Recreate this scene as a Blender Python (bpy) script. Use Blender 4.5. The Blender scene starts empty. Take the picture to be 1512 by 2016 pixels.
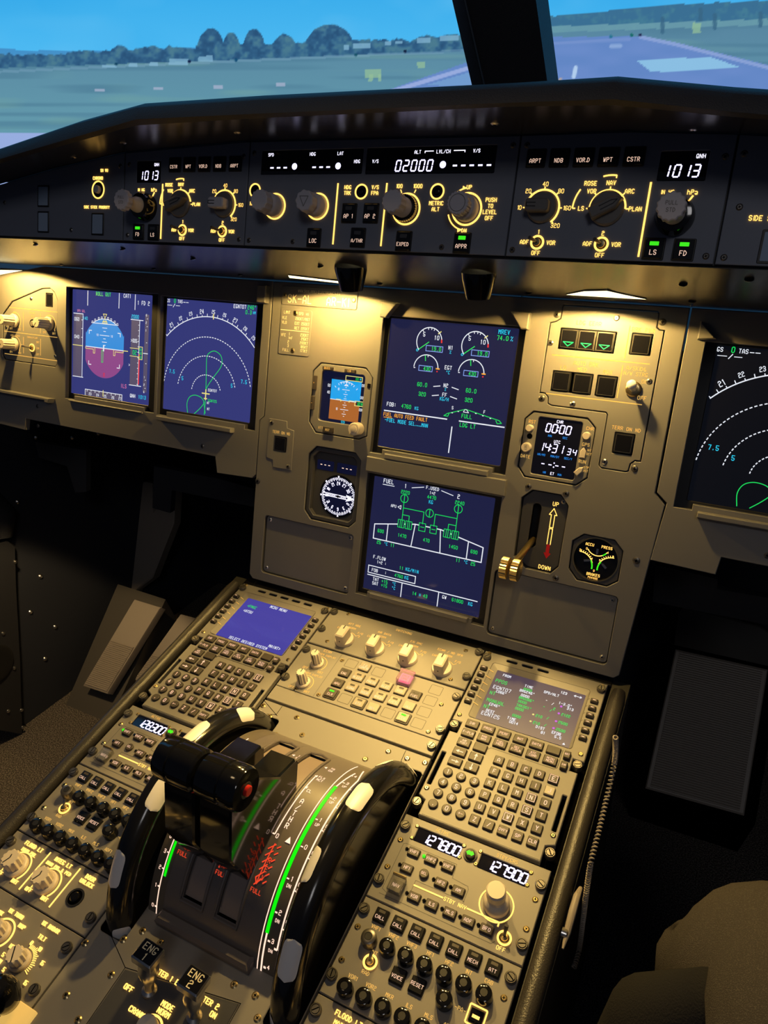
import bpy, bmesh, math, random
import numpy as np
from math import sin, cos, pi, radians, atan2, hypot
from mathutils import Matrix, Vector
from mathutils.geometry import tessellate_polygon
random.seed(4)
SC = bpy.context.scene
COL = SC.collection

# ---------------------------------------------------------------- camera
CAM = Vector((0.315, 0.0, 1.18))
CW = Matrix(((0.89215084, 0.45158613, -0.01169771),
             (0.1857289, -0.3902839, -0.90176674),
             (-0.41179078, 0.80233936, -0.4320647)))        # world -> x right, y down, z forward
FPX = 1410.57
cd = bpy.data.cameras.new('camera')
cam = bpy.data.objects.new('camera', cd)
COL.objects.link(cam)
right, down, fwd = CW[0], CW[1], CW[2]
m4 = Matrix((right, -down, -fwd)).transposed().to_4x4()
m4.translation = CAM
cam.matrix_world = m4
cd.sensor_fit = 'VERTICAL'; cd.sensor_height = 24.0; cd.sensor_width = 18.0
cd.lens = 24.0 * FPX / 2016.0
cd.clip_start = 0.01
SC.camera = cam

# ---------------------------------------------------------------- world, exposure, main lights
SC.view_settings.view_transform = 'Standard'
SC.view_settings.look = 'None'
SC.view_settings.exposure = 0.0
SC.view_settings.gamma = 1.0
SC.view_settings.use_curve_mapping = False
w = bpy.data.worlds.new('dim_simulator_hall'); SC.world = w; w.use_nodes = True
bg = w.node_tree.nodes['Background']
bg.inputs[0].default_value = (0.34, 0.42, 0.66, 1); bg.inputs[1].default_value = 0.055

def light(name, kind, loc, energy, color, size=0.01, target=None, **kw):
    ld = bpy.data.lights.new(name, kind); ld.energy = energy; ld.color = color
    if kind == 'AREA':
        ld.size = size
        if 'size_y' in kw: ld.shape = 'RECTANGLE'; ld.size_y = kw['size_y']
    else: ld.shadow_soft_size = size
    if kind == 'SPOT': ld.spot_size = radians(kw.get('angle', 100)); ld.spot_blend = kw.get('blend', 0.15)
    o = bpy.data.objects.new(name, ld); COL.objects.link(o); o.location = loc
    if target is not None:
        o.rotation_euler = (Vector(target) - Vector(loc)).to_track_quat('-Z', 'Y').to_euler()
    return o
WARM = (1.0, 0.64, 0.17)
light('flood_lamp_light', 'SPOT', (-0.150, 0.750, 1.0595), 2.5, WARM, 0.005, (-0.150, 0.655, 0.690), angle=163, blend=0.06)
light('flood_lamp_light', 'SPOT', (0.165, 0.750, 1.0595), 2.7, WARM, 0.005, (0.165, 0.655, 0.690), angle=163, blend=0.06)
light('flood_lamp_light', 'SPOT', (-0.722, 0.750, 1.0595), 3.0, WARM, 0.005, (-0.722, 0.655, 0.690), angle=163, blend=0.06)
light('pedestal_flood_light', 'SPOT', (-0.064, 0.670, 1.064), 9.4, (1.0, 0.66, 0.20), 0.008, (-0.14, 0.12, 0.234), angle=76, blend=0.18)
light('pedestal_flood_light', 'SPOT', (0.076, 0.668, 1.064), 11.8, (1.0, 0.66, 0.20), 0.008, (0.19, 0.12, 0.234), angle=76, blend=0.18)
light('cabin_dome_light', 'AREA', (-0.25, 0.12, 2.05), 0.9, (1.0, 0.70, 0.36), 0.16, (-0.25, 0.5, 0.0))
light('cabin_dome_light', 'AREA', (0.75, -0.85, 2.05), 2.8, (0.95, 0.92, 0.92), 0.35, (0.1, 0.6, 0.7))
light('console_floor_light', 'SPOT', (-0.80, 0.69, 0.775), 12.0, (1.0, 0.68, 0.30), 0.02, (-0.94, 0.78, 0.0), angle=64, blend=0.25)

# ---------------------------------------------------------------- materials
MATS = {}
def s2l(c):
    return tuple(((x / 255.0) / 12.92 if x / 255.0 <= 0.04045 else ((x / 255.0 + 0.055) / 1.055) ** 2.4) for x in c)
def mat(name, col, rough=0.6, metal=0.0, emit=None, es=1.0, bump=None, spec=0.5, speck=None, alpha=None):
    m = bpy.data.materials.new(name); m.use_nodes = True
    nt = m.node_tree; b = nt.nodes['Principled BSDF']
    b.inputs['Base Color'].default_value = (*col, 1); b.inputs['Roughness'].default_value = rough
    b.inputs['Metallic'].default_value = metal
    b.inputs['Specular IOR Level'].default_value = spec
    if emit: b.inputs['Emission Color'].default_value = (*emit, 1); b.inputs['Emission Strength'].default_value = es
    if bump or speck:
        tc = nt.nodes.new('ShaderNodeTexCoord'); nz = nt.nodes.new('ShaderNodeTexNoise')
        nz.inputs['Scale'].default_value = (bump or speck)[0]; nt.links.new(tc.outputs['Object'], nz.inputs['Vector'])
        nz.inputs['Detail'].default_value = 3.0
        if bump:
            bp = nt.nodes.new('ShaderNodeBump'); bp.inputs['Strength'].default_value = bump[1]; bp.inputs['Distance'].default_value = bump[2]
            nt.links.new(nz.outputs[0], bp.inputs['Height']); nt.links.new(bp.outputs[0], b.inputs['Normal'])
        if speck:
            cr = nt.nodes.new('ShaderNodeValToRGB')
            cr.color_ramp.elements[0].position = speck[1]; cr.color_ramp.elements[0].color = (*col, 1)
            cr.color_ramp.elements[1].position = speck[2]; cr.color_ramp.elements[1].color = (*speck[3], 1)
            nt.links.new(nz.outputs[0], cr.inputs[0]); nt.links.new(cr.outputs[0], b.inputs['Base Color'])
    if alpha is not None:
        b.inputs['Transmission Weight'].default_value = alpha
    MATS[name] = m
    return m
mat('panel', (0.185, 0.178, 0.172), 0.50, bump=(2600, 0.25, 0.0002))
mat('panel_ped', (0.205, 0.192, 0.178), 0.48, bump=(2600, 0.25, 0.0002))
mat('fcu_face', (0.165, 0.180, 0.225), 0.60, bump=(2600, 0.2, 0.0002))
mat('panel_dark', (0.060, 0.060, 0.066), 0.5, bump=(1500, 0.2, 0.0002))
mat('under_lacquer', (0.030, 0.031, 0.036), 0.26)
mat('vinyl', (0.018, 0.019, 0.024), 0.60, bump=(900, 0.5, 0.0006))
mat('black', (0.010, 0.010, 0.011), 0.45)
mat('void', (0.002, 0.002, 0.002), 0.9, spec=0.0)
mat('gloss_black', (0.006, 0.006, 0.007), 0.09)
mat('trim_black', (0.008, 0.008, 0.009), 0.16)
mat('key', (0.048, 0.038, 0.033), 0.52)
mat('key_light', (0.26, 0.23, 0.19), 0.35)  # lighter copy of key, gleam put into the base colour
mat('key_edge', (0.030, 0.025, 0.022), 0.5)
mat('korry', (0.008, 0.008, 0.009), 0.22)
mat('glass_black', (0.006, 0.006, 0.008), 0.05)
mat('knob_grey', (0.50, 0.47, 0.50), 0.45)
mat('knob_cream', (0.60, 0.53, 0.45), 0.42)
mat('knob_dark', (0.14, 0.13, 0.12), 0.45)
mat('steel', (0.62, 0.60, 0.56), 0.28, 1.0)
mat('brass', (0.60, 0.46, 0.22), 0.30, 1.0)
mat('dark_steel', (0.16, 0.15, 0.14), 0.35, 0.8)
mat('ivory', (0.72, 0.70, 0.70), 0.35)
mat('red_plastic', (0.55, 0.02, 0.015), 0.35)
mat('red_paint', (0.60, 0.01, 0.02), 0.5)
mat('engrave', (0.88, 0.80, 0.58), 0.5)
mat('quadrant', (0.115, 0.100, 0.098), 0.36, bump=(1800, 0.2, 0.0002))
mat('quad_cover', (0.22, 0.175, 0.155), 0.30, bump=(1800, 0.2, 0.0002))
mat('quad_scale', (0.10, 0.085, 0.07), 0.4)
mat('carpet', (0.055, 0.048, 0.043), 1.0, spec=0.0, bump=(380, 1.0, 0.006), speck=(420, 0.42, 0.66, (0.26, 0.225, 0.19)))
mat('wall', (0.016, 0.019, 0.030), 0.7)
mat('console', (0.020, 0.021, 0.026), 0.42, bump=(1200, 0.25, 0.0003))
mat('pedal', (0.26, 0.225, 0.19), 0.5)
mat('pedal_dark', (0.055, 0.050, 0.045), 0.6)
mat('cloth', (0.046, 0.042, 0.043), 1.0, spec=0.1, bump=(1100, 0.7, 0.0015), speck=(700, 0.5, 0.8, (0.10, 0.09, 0.09)))
mat('cloth_dark', (0.016, 0.016, 0.018), 1.0, spec=0.1, bump=(700, 0.5, 0.0015))
mat('rail', (0.036, 0.033, 0.031), 0.36, bump=(700, 0.6, 0.0006))
mat('coil', (0.30, 0.26, 0.22), 0.5)
mat('clear_cover', (0.85, 0.80, 0.70), 0.12, alpha=0.85)
mat('ruby_cover', (1.0, 0.72, 0.74), 0.12, alpha=0.85, emit=(0.9, 0.25, 0.30), es=0.10)  # glow of the lit button below is put into the cover
mat('screen_reflection', (0.30, 0.38, 0.50), 0.12)  # projected sky's reflection put into the glass colour
def lit(name, rgb, es, base=None):
    c = s2l(rgb); mat(name, base or tuple(x * 0.3 for x in c), 0.5, emit=c, es=es, spec=0.2)
lit('lit_amber', (255, 196, 96), 1.9)
lit('lit_amber_dim', (240, 192, 100), 0.8)
lit('lit_label', (255, 214, 190), 0.75)
lit('lit_white', (236, 232, 255), 1.7)
lit('lit_seg', (214, 208, 255), 2.2)
lit('lit_seg_blue', (120, 120, 235), 1.5)
lit('lit_rose', (255, 214, 190), 1.25)
lit('lit_green', (60, 225, 30), 1.1)
lit('lit_greenbar', (10, 240, 10), 1.0)
lit('lit_gear', (20, 225, 130), 0.9)
lit('lit_pink', (255, 120, 165), 0.9)
lit('lit_red', (235, 70, 40), 1.0)
lit('lit_lamp', (255, 236, 180), 3.0)
lit('lit_blue', (40, 140, 240), 0.9)
lit('lit_window', (96, 120, 160), 0.9)
SCR = dict(w=(232, 236, 245), g=(24, 214, 92), c=(40, 200, 235), a=(245, 165, 45), m=(210, 110, 165), r=(225, 40, 50),
           sky=(44, 140, 218), sky2=(10, 160, 235), gnd=(140, 70, 135), gnd2=(170, 98, 44), tape=(86, 78, 104), y=(232, 220, 130), b=(130, 160, 235), p=(200, 90, 225))
for k, v in SCR.items(): lit('scr_' + k, v, 1.0, base=(0.01, 0.01, 0.01))
def screen_mat(name, rgb, es=1.0, rough=0.06):
    mat(name, (0.004, 0.004, 0.006), rough, emit=s2l(rgb), es=es, spec=0.5)
screen_mat('du_capt', (52, 56, 118)); screen_mat('du_mid', (30, 32, 66)); screen_mat('du_fo', (8, 10, 16))
screen_mat('mcdu_l', (72, 66, 158)); screen_mat('mcdu_r', (58, 46, 76), rough=0.40); screen_mat('isis', (14, 18, 44))
screen_mat('lcd_black', (6, 6, 12)); screen_mat('lcd_night', (12, 14, 40))

# ---------------------------------------------------------------- mesh builder
def inset(P, d):
    n = len(P); out = []
    for i in range(n):
        ax, ay = P[i - 1]; bx, by = P[i]; cx, cy = P[(i + 1) % n]
        ux, uy = bx - ax, by - ay; vx, vy = cx - bx, cy - by
        lu = hypot(ux, uy) or 1; lv = hypot(vx, vy) or 1
        nx, ny = -uy / lu - vy / lv, ux / lu + vx / lv
        q = nx * nx + ny * ny
        if q < 0.2: out.append((bx, by)); continue
        out.append((bx + 2 * d * nx / q, by + 2 * d * ny / q))
    return out
def rr(cx, cy, w, h, r=0.0, n=3):
    if r <= 0: return [(cx - w / 2, cy - h / 2), (cx + w / 2, cy - h / 2), (cx + w / 2, cy + h / 2), (cx - w / 2, cy + h / 2)]
    P = []
    for sx, sy, a0 in ((1, -1, -90), (1, 1, 0), (-1, 1, 90), (-1, -1, 180)):
        for i in range(n + 1):
            a = radians(a0 + 90 * i / n)
            P.append((cx + sx * (w / 2 - r) + r * cos(a), cy + sy * (h / 2 - r) + r * sin(a)))
    return P
def box2(x0, y0, x1, y1, r=0.0): return rr((x0 + x1) / 2, (y0 + y1) / 2, abs(x1 - x0), abs(y1 - y0), r)
def circ(cx, cy, r, n=24, a0=0): return [(cx + r * cos(2 * pi * i / n + a0), cy + r * sin(2 * pi * i / n + a0)) for i in range(n)]
def ccw(P):
    a = sum(P[i - 1][0] * P[i][1] - P[i][0] * P[i - 1][1] for i in range(len(P)))
    return P if a > 0 else P[::-1]

FONT = {'A': '0004264440/0242', 'B': '00063645443303/3342413000', 'C': '4536160501103041', 'D': '00062644422000', 'E': '46060040/0333', 'F': '460600/0333',
 'G': '453616050110304142/4222', 'H': '0006/4046/0343', 'I': '2026', 'J': '4641301001', 'K': '0006/4603/1440', 'L': '060040', 'M': '0006234640', 'N': '00064046',
 'O': '100105163645413010', 'P': '00063645443303', 'Q': '100105163645413010/2240', 'R': '00063645443303/2340', 'S': '4536160504133342413010 01', 'T': '0646/2620',
 'U': '060110304146', 'V': '062046', 'W': '0610243046', 'X': '0046/0640', 'Y': '062346/2320', 'Z': '06460040', '0': '100105163645413010', '1': '152620',
 '2': '051636454403 0040', '3': '051636454433133342413010 01', '4': '30360242', '5': '460603334241301001', '6': '4536160501103041423303', '7': '064620',
 '8': '130405163645443313020110304142 33', '9': '0110304145361605041343', '.': '2021', ',': '2110', ':': '2122/2425', '-': '0343', '+': '0343/2125',
 '/': '0046', '%': '0046/05160605/40413040', '<': '450341', '>': '054301', '°': '1526352415', '&': '4005162503021030 42', '*': '1444/1541/1145', '"': '1516/3536',
 'u': '04013041/4440', 'n': '0004/0314344340', 'a': '0414344340/433101103041', 'h': '0006/0314344340', 'g': '4434140301304044'}
class MB:
    def __init__(s, T=None): s.v = []; s.f = []; s.m = []; s.T = T
    def add(s, vs, fs, m):
        b = len(s.v)
        if s.T is not None: vs = [tuple(s.T @ Vector(p)) for p in vs]
        s.v += vs
        for f in fs: s.f.append(tuple(i + b for i in f)); s.m.append(m)
    def loops(s, L, m, cap0=False, cap1=True, closed=True):
        n = len(L[0]); vs = [p for l in L for p in l]; fs = []
        for k in range(len(L) - 1):
            for i in range(n if closed else n - 1):
                j = (i + 1) % n; fs.append((k * n + i, k * n + j, (k + 1) * n + j, (k + 1) * n + i))
        if cap0: fs.append(tuple(range(n))[::-1])
        if cap1: fs.append(tuple((len(L) - 1) * n + i for i in range(n)))
        s.add(vs, fs, m)
    def prism(s, P, z0, z1, m, bev=0.0, cap0=False, ms=None):
        P = ccw(P); L = [[(x, y, z0) for x, y in P]]
        if bev > 0:
            L.append([(x, y, z1 - bev) for x, y in P]); L.append([(x, y, z1) for x, y in inset(P, bev)])
        else: L.append([(x, y, z1) for x, y in P])
        if ms:
            s.loops(L, ms, cap0, False); s.add(L[-1], [tuple(range(len(P)))], m)
        else: s.loops(L, m, cap0, True)
    def flat(s, P, z, m): P = ccw(P); s.add([(x, y, z) for x, y in P], [tuple(range(len(P)))], m)
    def box(s, x0, y0, z0, x1, y1, z1, m, bev=0.0): s.prism(box2(x0, y0, x1, y1), z0, z1, m, bev, cap0=True)
    def plate(s, outer, holes, z0, z1, m, bev=0.6, wall=None):
        """flat plate with through holes, chamfered on the outer and the hole edges"""
        outer = ccw(outer); oi = inset(outer, bev); rings = [oi]; wall = wall or m
        s.loops([[(x, y, z0) for x, y in outer], [(x, y, z1 - bev) for x, y in outer], [(x, y, z1) for x, y in oi]], m, False, False)
        for H in holes:
            H = ccw(H)[::-1]; hi = inset(H, bev); rings.append(hi)
            s.loops([[(x, y, z0) for x, y in H], [(x, y, z1 - bev) for x, y in H]], wall, False, False)
            s.loops([[(x, y, z1 - bev) for x, y in H], [(x, y, z1) for x, y in hi]], m, False, False)
        vs = [(x, y, z1) for R in rings for x, y in R]
        tris = tessellate_polygon([[Vector((x, y, 0)) for x, y in R] for R in rings])
        fs = []
        for t in tris:
            a, b, c = (vs[i] for i in t)
            cr = (b[0] - a[0]) * (c[1] - a[1]) - (c[0] - a[0]) * (b[1] - a[1])
            if abs(cr) > 1e-9: fs.append(t if cr > 0 else (t[0], t[2], t[1]))
        s.add(vs, fs, m)
    def lathe(s, prof, m, cx=0, cy=0, n=24, M=None, cap0=False, cap1=True, flute=0, fd=0.0):
        L = []
        for (r, z) in prof:
            ring = []
            for i in range(n):
                a = 2 * pi * i / n; q = r * (1 - fd * (0.5 + 0.5 * cos(flute * a))) if flute else r
                ring.append((cx + q * cos(a), cy + q * sin(a), z))
            if M is not None: ring = [tuple(M @ Vector(p)) for p in ring]
            L.append(ring)
        s.loops(L, m, cap0, cap1)
    def ring(s, cx, cy, r0, r1, z, m, a0=0, a1=360, n=32, h=0.0):
        full = abs(a1 - a0) >= 360; k = n; A = [radians(a0 + (a1 - a0) * i / k) for i in range(k + (0 if full else 1))]
        I = [(cx + r0 * cos(a), cy + r0 * sin(a)) for a in A]; O = [(cx + r1 * cos(a), cy + r1 * sin(a)) for a in A]
        if h <= 0:
            s.loops([[(x, y, z) for x, y in O], [(x, y, z) for x, y in I]], m, False, False, full)
        else:
            s.loops([[(x, y, z) for x, y in O], [(x, y, z + h) for x, y in O], [(x, y, z + h) for x, y in I], [(x, y, z) for x, y in I]], m, False, False, full)
    def line(s, x0, y0, x1, y1, w, z, m, h=0.0, ext=0.0):
        L = hypot(x1 - x0, y1 - y0) or 1e-6; dx, dy = (x1 - x0) / L, (y1 - y0) / L
        x0 -= dx * ext; y0 -= dy * ext; x1 += dx * ext; y1 += dy * ext
        nx, ny = -dy * w / 2, dx * w / 2
        P = [(x0 - nx, y0 - ny), (x1 - nx, y1 - ny), (x1 + nx, y1 + ny), (x0 + nx, y0 + ny)]
        if h > 0: s.prism(P, z, z + h, m)
        else: s.add([(x, y, z) for x, y in P], [(0, 1, 2, 3)], m)
    def poly(s, P, w, z, m, closed=False, h=0.0, dash=0):
        Q = list(P) + ([P[0]] if closed else [])
        for i in range(len(Q) - 1):
            if dash and i % 2: continue
            s.line(*Q[i], *Q[i + 1], w, z, m, h, 0 if dash else w * 0.35)
    def arc(s, cx, cy, r, a0, a1, w, z, m, n=24, dash=False):
        if dash:
            for i in range(n):
                A = [radians(a0 + (a1 - a0) * (i + t) / n) for t in (0, 0.6)]
                s.line(cx + r * cos(A[0]), cy + r * sin(A[0]), cx + r * cos(A[1]), cy + r * sin(A[1]), w, z, m)
        else: s.ring(cx, cy, r - w / 2, r + w / 2, z, m, a0, a1, n)
    def text(s, t, x, y, size, m, z=0.15, al='c', wf=0.80, wt=0.15, h=0.0, rot=0.0):
        u = size / 6.0; cw = 4 * wf * u; adv = cw + 2.0 * u * wf + size * wt * 0.35
        ws = [(0.45 * adv if c in 'I1.,:' and al != 'm' else adv) for c in t]
        tot = sum(ws) - (adv - cw) if t else 0
        X = x - (tot / 2 if al in 'cm' else tot if al == 'r' else 0); y0 = y - size / 2
        ca, sa = cos(rot), sin(rot)
        for c, wd in zip(t, ws):
            off = X - (1.1 * u * wf if (c in 'I1.,:' and al != 'm') else 0)
            for st in FONT.get(c, '').replace(' ', '').split('/'):
                pts = [(off + int(st[i]) * u * wf, y0 + int(st[i + 1]) * u) for i in range(0, len(st) - 1, 2)]
                if rot: pts = [(x + (px - x) * ca - (py - y) * sa, y + (px - x) * sa + (py - y) * ca) for px, py in pts]
                s.poly(pts, size * wt, z, m, h=h)
            X += wd
    def seg7(s, t, x, y, hgt, m, z=0.2, pitch=None, slant=0.12, wt=0.13):
        wdt = hgt * 0.52; pitch = pitch or hgt * 0.78
        on = {'0': 'abcdef', '1': 'bc', '2': 'abged', '3': 'abgcd', '4': 'fgbc', '5': 'afgcd', '6': 'afgedc', '7': 'abc', '8': 'abcdefg', '9': 'abcdfg', '-': 'g', ' ': ''}
        X = x
        for c in t:
            if c in '.:':
                for dy in ((0.0,) if c == '.' else (0.3, 0.7)):
                    s.flat([(X - pitch + wdt + hgt * .13 + a + slant * (dy * hgt), y + dy * hgt + b) for a, b in circ(0, 0, hgt * 0.085, 8)], z, m)
                if c == ':': X += hgt * 0.12
                continue
            S = dict(a=((0, 1), (1, 1)), b=((1, 1), (1, .5)), c=((1, .5), (1, 0)), d=((0, 0), (1, 0)), e=((0, 0), (0, .5)), f=((0, .5), (0, 1)), g=((0, .5), (1, .5)))
            for q in on[c]:
                (ax, ay), (bx, by) = S[q]; P = [(X + ax * wdt + slant * ay * hgt, y + ay * hgt), (X + bx * wdt + slant * by * hgt, y + by * hgt)]
                L = hypot(P[1][0] - P[0][0], P[1][1] - P[0][1]); k = hgt * 0.035 / L
                s.line(P[0][0] + (P[1][0] - P[0][0]) * k, P[0][1] + (P[1][1] - P[0][1]) * k, P[1][0] - (P[1][0] - P[0][0]) * k, P[1][1] - (P[1][1] - P[0][1]) * k, hgt * wt, z, m)
            X += pitch
    def tube(s, pts, r, m, n=12, cap=True, twist=0):
        pts = [Vector(p) for p in pts]; L = []; up = Vector((0, 0, 1)); prev = None
        for i, p in enumerate(pts):
            d = (pts[min(i + 1, len(pts) - 1)] - pts[max(i - 1, 0)]).normalized()
            if prev is None:
                a = d.cross(up)
                if a.length < 1e-3: a = d.cross(Vector((1, 0, 0)))
                a.normalize()
            else: a = (prev - d * prev.dot(d)).normalized()
            prev = a; b = d.cross(a); q = r[i] if isinstance(r, (list, tuple)) else r
            L.append([tuple(p + (a * cos(2 * pi * k / n) + b * sin(2 * pi * k / n)) * q) for k in range(n)])
        s.loops(L, m, cap, cap)
    def mesh(s, name, scale=0.001, ang=35):
        me = bpy.data.meshes.new(name)
        me.from_pydata([(a * scale, b * scale, c * scale) for a, b, c in s.v], [], s.f)
        names = []
        for q in s.m:
            if q not in names: names.append(q)
        for q in names: me.materials.append(MATS[q])
        me.polygons.foreach_set('material_index', [names.index(q) for q in s.m])
        me.update()
        me.polygons.foreach_set('use_smooth', [True] * len(me.polygons))
        me.set_sharp_from_angle(angle=radians(ang))
        return me

# ---------------------------------------------------------------- frames: the three big planes of the cockpit
class Frame:
    """plane with millimetre coordinates u (right), v (up the plane), h (out of the plane); k scales it"""
    def __init__(s, O, V, k=1.0, ox=0.0):
        s.X = Vector((1, 0, 0)); s.V = Vector(V).normalized(); s.N = s.X.cross(s.V)
        s.O = CAM + (Vector(O) - CAM) * k; s.k = k
        s.R = Matrix((s.X, s.V, s.N)).transposed()
    def P(s, u, v, h=0.0): return s.O + (s.X * u + s.V * v + s.N * h) * (0.001 * s.k)
    def d(s, u, v, h=0.0): return Vector((u, v, h)) * (0.001 * s.k)
    def uv(s, px, py, h=0.0):                                     # where the sight line through an image point meets the plane
        r = CW.transposed() @ Vector(((px - 756) / FPX, (py - 1008) / FPX, 1.0))
        O = s.O + s.N * (h * .001 * s.k); t = (O - CAM).dot(s.N) / r.dot(s.N); q = CAM + r * t - s.O
        return q.dot(s.X) / (.001 * s.k), q.dot(s.V) / (.001 * s.k)
SP = 0.19543867; TM = radians(15)
PED = Frame((0, 0.65667 * sin(SP), 1.18 - 0.65667 * cos(SP)), (0, cos(SP), sin(SP)))
MIP = Frame((0, 0.70, 1.18 - 0.526), (0, sin(TM), cos(TM)))
DUF = Frame((0, 0.70, 1.18 - 0.526), (0, sin(TM), cos(TM)), 1.0105)     # recessed screens, 8.5 mm behind the panel face
FCU = Frame((0, 0.67299 * cos(TM), 1.18 - 0.67299 * sin(TM)), (0, sin(TM), cos(TM)), 0.88)
WORLD = Frame((0, 0, 0), (0, 1, 0))
def pix(px, py, **kw):                                            # sight line meets the plane x=, y= or z= const
    r = CW.transposed() @ Vector(((px - 756) / FPX, (py - 1008) / FPX, 1.0))
    (ax, val), = kw.items(); i = 'xyz'.index(ax)
    return CAM + r * ((val - CAM[i]) / r[i])

def props(o, label=None, cat=None, group=None, kind=None):
    if label: o['label'] = label
    if cat: o['category'] = cat
    if group: o['group'] = group
    if kind: o['kind'] = kind
class Thing:
    def __init__(s, name, label, cat, fr, u=0, v=0, h=0, group=None, kind=None):
        s.fr = fr; s.o = bpy.data.objects.new(name, None); COL.objects.link(s.o); s.o.empty_display_size = 0.01
        s.o.matrix_world = Matrix.Translation(fr.P(u, v, h)) @ fr.R.to_4x4(); s.at = Vector((u, v, h)); s.cache = {}
        props(s.o, label, cat, group, kind)
    def part(s, name, mb, u=None, v=None, h=0.0, parent=None, label=None, rot=0.0, key=None):
        """mb: MB in plane millimetres around (u,v,h); u None = coordinates are absolute in the frame"""
        if isinstance(mb, bpy.types.Mesh): me = mb
        else:
            if u is None: mb.v = [(a - s.at[0], b - s.at[1], c - s.at[2]) for a, b, c in mb.v]
            me = mb.mesh(name, 0.001 * s.fr.k)
        o = bpy.data.objects.new(name, me); COL.objects.link(o)
        p = s.at.copy() if u is None else Vector((u, v, h))
        pp = parent['_p'] if parent else s.at
        o.parent = parent or s.o; o.location = (p - Vector(pp)) * (0.001 * s.fr.k)
        if rot: o.rotation_euler = (0, 0, rot)
        o['_p'] = list(p)
        if label: o['label'] = label
        return o
SOLO = {}
def solo(name, mb, label, cat, fr, u=None, v=None, h=0.0, group=None, kind=None, scale=0.001, ang=35):
    if u is None:
        xs = [p[0] for p in mb.v]; ys = [p[1] for p in mb.v]; zs = [p[2] for p in mb.v]
        u, v, h = (min(xs) + max(xs)) / 2, (min(ys) + max(ys)) / 2, min(zs)
        mb.v = [(a - u, b - v, c - h) for a, b, c in mb.v]
    me = mb if isinstance(mb, bpy.types.Mesh) else mb.mesh(name, scale * fr.k, ang)
    o = bpy.data.objects.new(name, me); COL.objects.link(o)
    o.matrix_world = Matrix.Translation(fr.P(u, v, h)) @ fr.R.to_4x4()
    props(o, label, cat, group, kind); return o
SH = {}
def shared(key, fn, k=1.0):
    if (key, k) not in SH: SH[(key, k)] = fn().mesh(key.split('|')[0], 0.001 * k)
    return SH[(key, k)]
# ---- small shared fittings
def f_screw(r=2.4, m='steel'):
    b = MB(); b.lathe([(r * 1.25, 0.02), (r * 1.25, .15), (r, .6), (r * .75, 1.1)], m, n=14)
    for a in (0.4, 0.4 + pi / 2): b.line(-r * .55 * cos(a), -r * .55 * sin(a), r * .55 * cos(a), r * .55 * sin(a), r * .3, 1.15, 'void')
    return b
def f_dzus():
    b = MB(); b.lathe([(5.0, -3), (5.0, 3.0), (4.4, 3.8), (3.9, 3.8), (3.6, 3.0)], 'dark_steel', n=22)
    b.lathe([(3.5, 3.0), (3.2, 4.2)], 'dark_steel', n=20); b.line(-2.9, -0.9, 2.9, 0.9, 0.9, 4.25, 'void')
    return b
def screws(t, pts, r=2.4, m='steel', h=0.0, name='screw'):
    for i, (u, v) in enumerate(pts): t.part(name, shared('%s|%.1f%s' % (name, r, m), lambda: f_screw(r, m), t.fr.k), u, v, h, rot=i * 0.7)
def dzuses(t, pts, h=0.0):
    for i, (u, v) in enumerate(pts): t.part('quarter_turn_fastener', shared('quarter_turn_fastener|', f_dzus, t.fr.k), u, v, h, rot=0.5 + i * 0.9)
def korry(t, u, v, w, hh, text=None, on=None, win='korry', tm='lit_label', size=3.3, dep=2.2, name='push_button', frame=True, lbl=None, low=True):
    b = MB()
    if frame: b.prism(rr(0, 0, w + 2.2, hh + 2.2, 1.2), -0.5, 0.9, 'black', 0.4)
    b.prism(rr(0, 0, w, hh, 0.8), 0, dep, 'korry', 0.5)
    ly = -hh * 0.18 if low else 0
    if text:
        L = text.split('|')
        for i, q in enumerate(L): b.text(q, 0, ly + (len(L) - 1) * size * .7 - i * size * 1.4, size, tm, dep + .12, wt=.16)
    if low and on != 'none':
        b.prism(rr(0, hh * 0.26, w * 0.48, hh * 0.20, .4), dep, dep + .25, on or 'dark_steel')
    return t.part(name, b, u, v, 0, label=lbl)
# ================================================================ the setting
def struct(name, mb, fr=WORLD, scale=1.0):
    me = mb.mesh(name, scale * fr.k); o = bpy.data.objects.new(name, me); COL.objects.link(o)
    o.matrix_world = Matrix.Translation(fr.O if fr is not WORLD else Vector((0, 0, 0))) @ fr.R.to_4x4(); o['kind'] = 'structure'; return o
b = MB(); b.box(-2.6, -1.2, -0.04, 2.6, 1.5, 0.0, 'carpet'); struct('floor', b)
b = MB(); b.box(-1.75, 1.5, -0.04, 1.75, 1.54, 0.98, 'wall'); b.box(-1.75, 0.83, 0.985, 1.75, 1.54, 1.0, 'wall'); struct('wall_front', b)  # second box: unseen shelf added to keep screen light out of the footwells
b = MB(); b.box(-1.09, 0.76, 0.0, -1.05, 1.5, 0.98, 'wall')
for px, py in ((80, 1135), (60, 1205), (109, 1234), (89, 1297), (116, 1383), (35, 988), (72, 861), (143, 861), (194, 853)):
    q = pix(px, py, x=-1.05); b.lathe([(.006, 0), (.005, .002), (.002, .004)], 'steel', n=10, M=Matrix.Translation(q) @ Matrix.Rotation(pi / 2, 4, 'Y'))
struct('wall_left', b)
b = MB(); b.box(1.25, 0.3, 0.0, 1.29, 1.5, 0.98, 'wall'); struct('wall_right', b)

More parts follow.
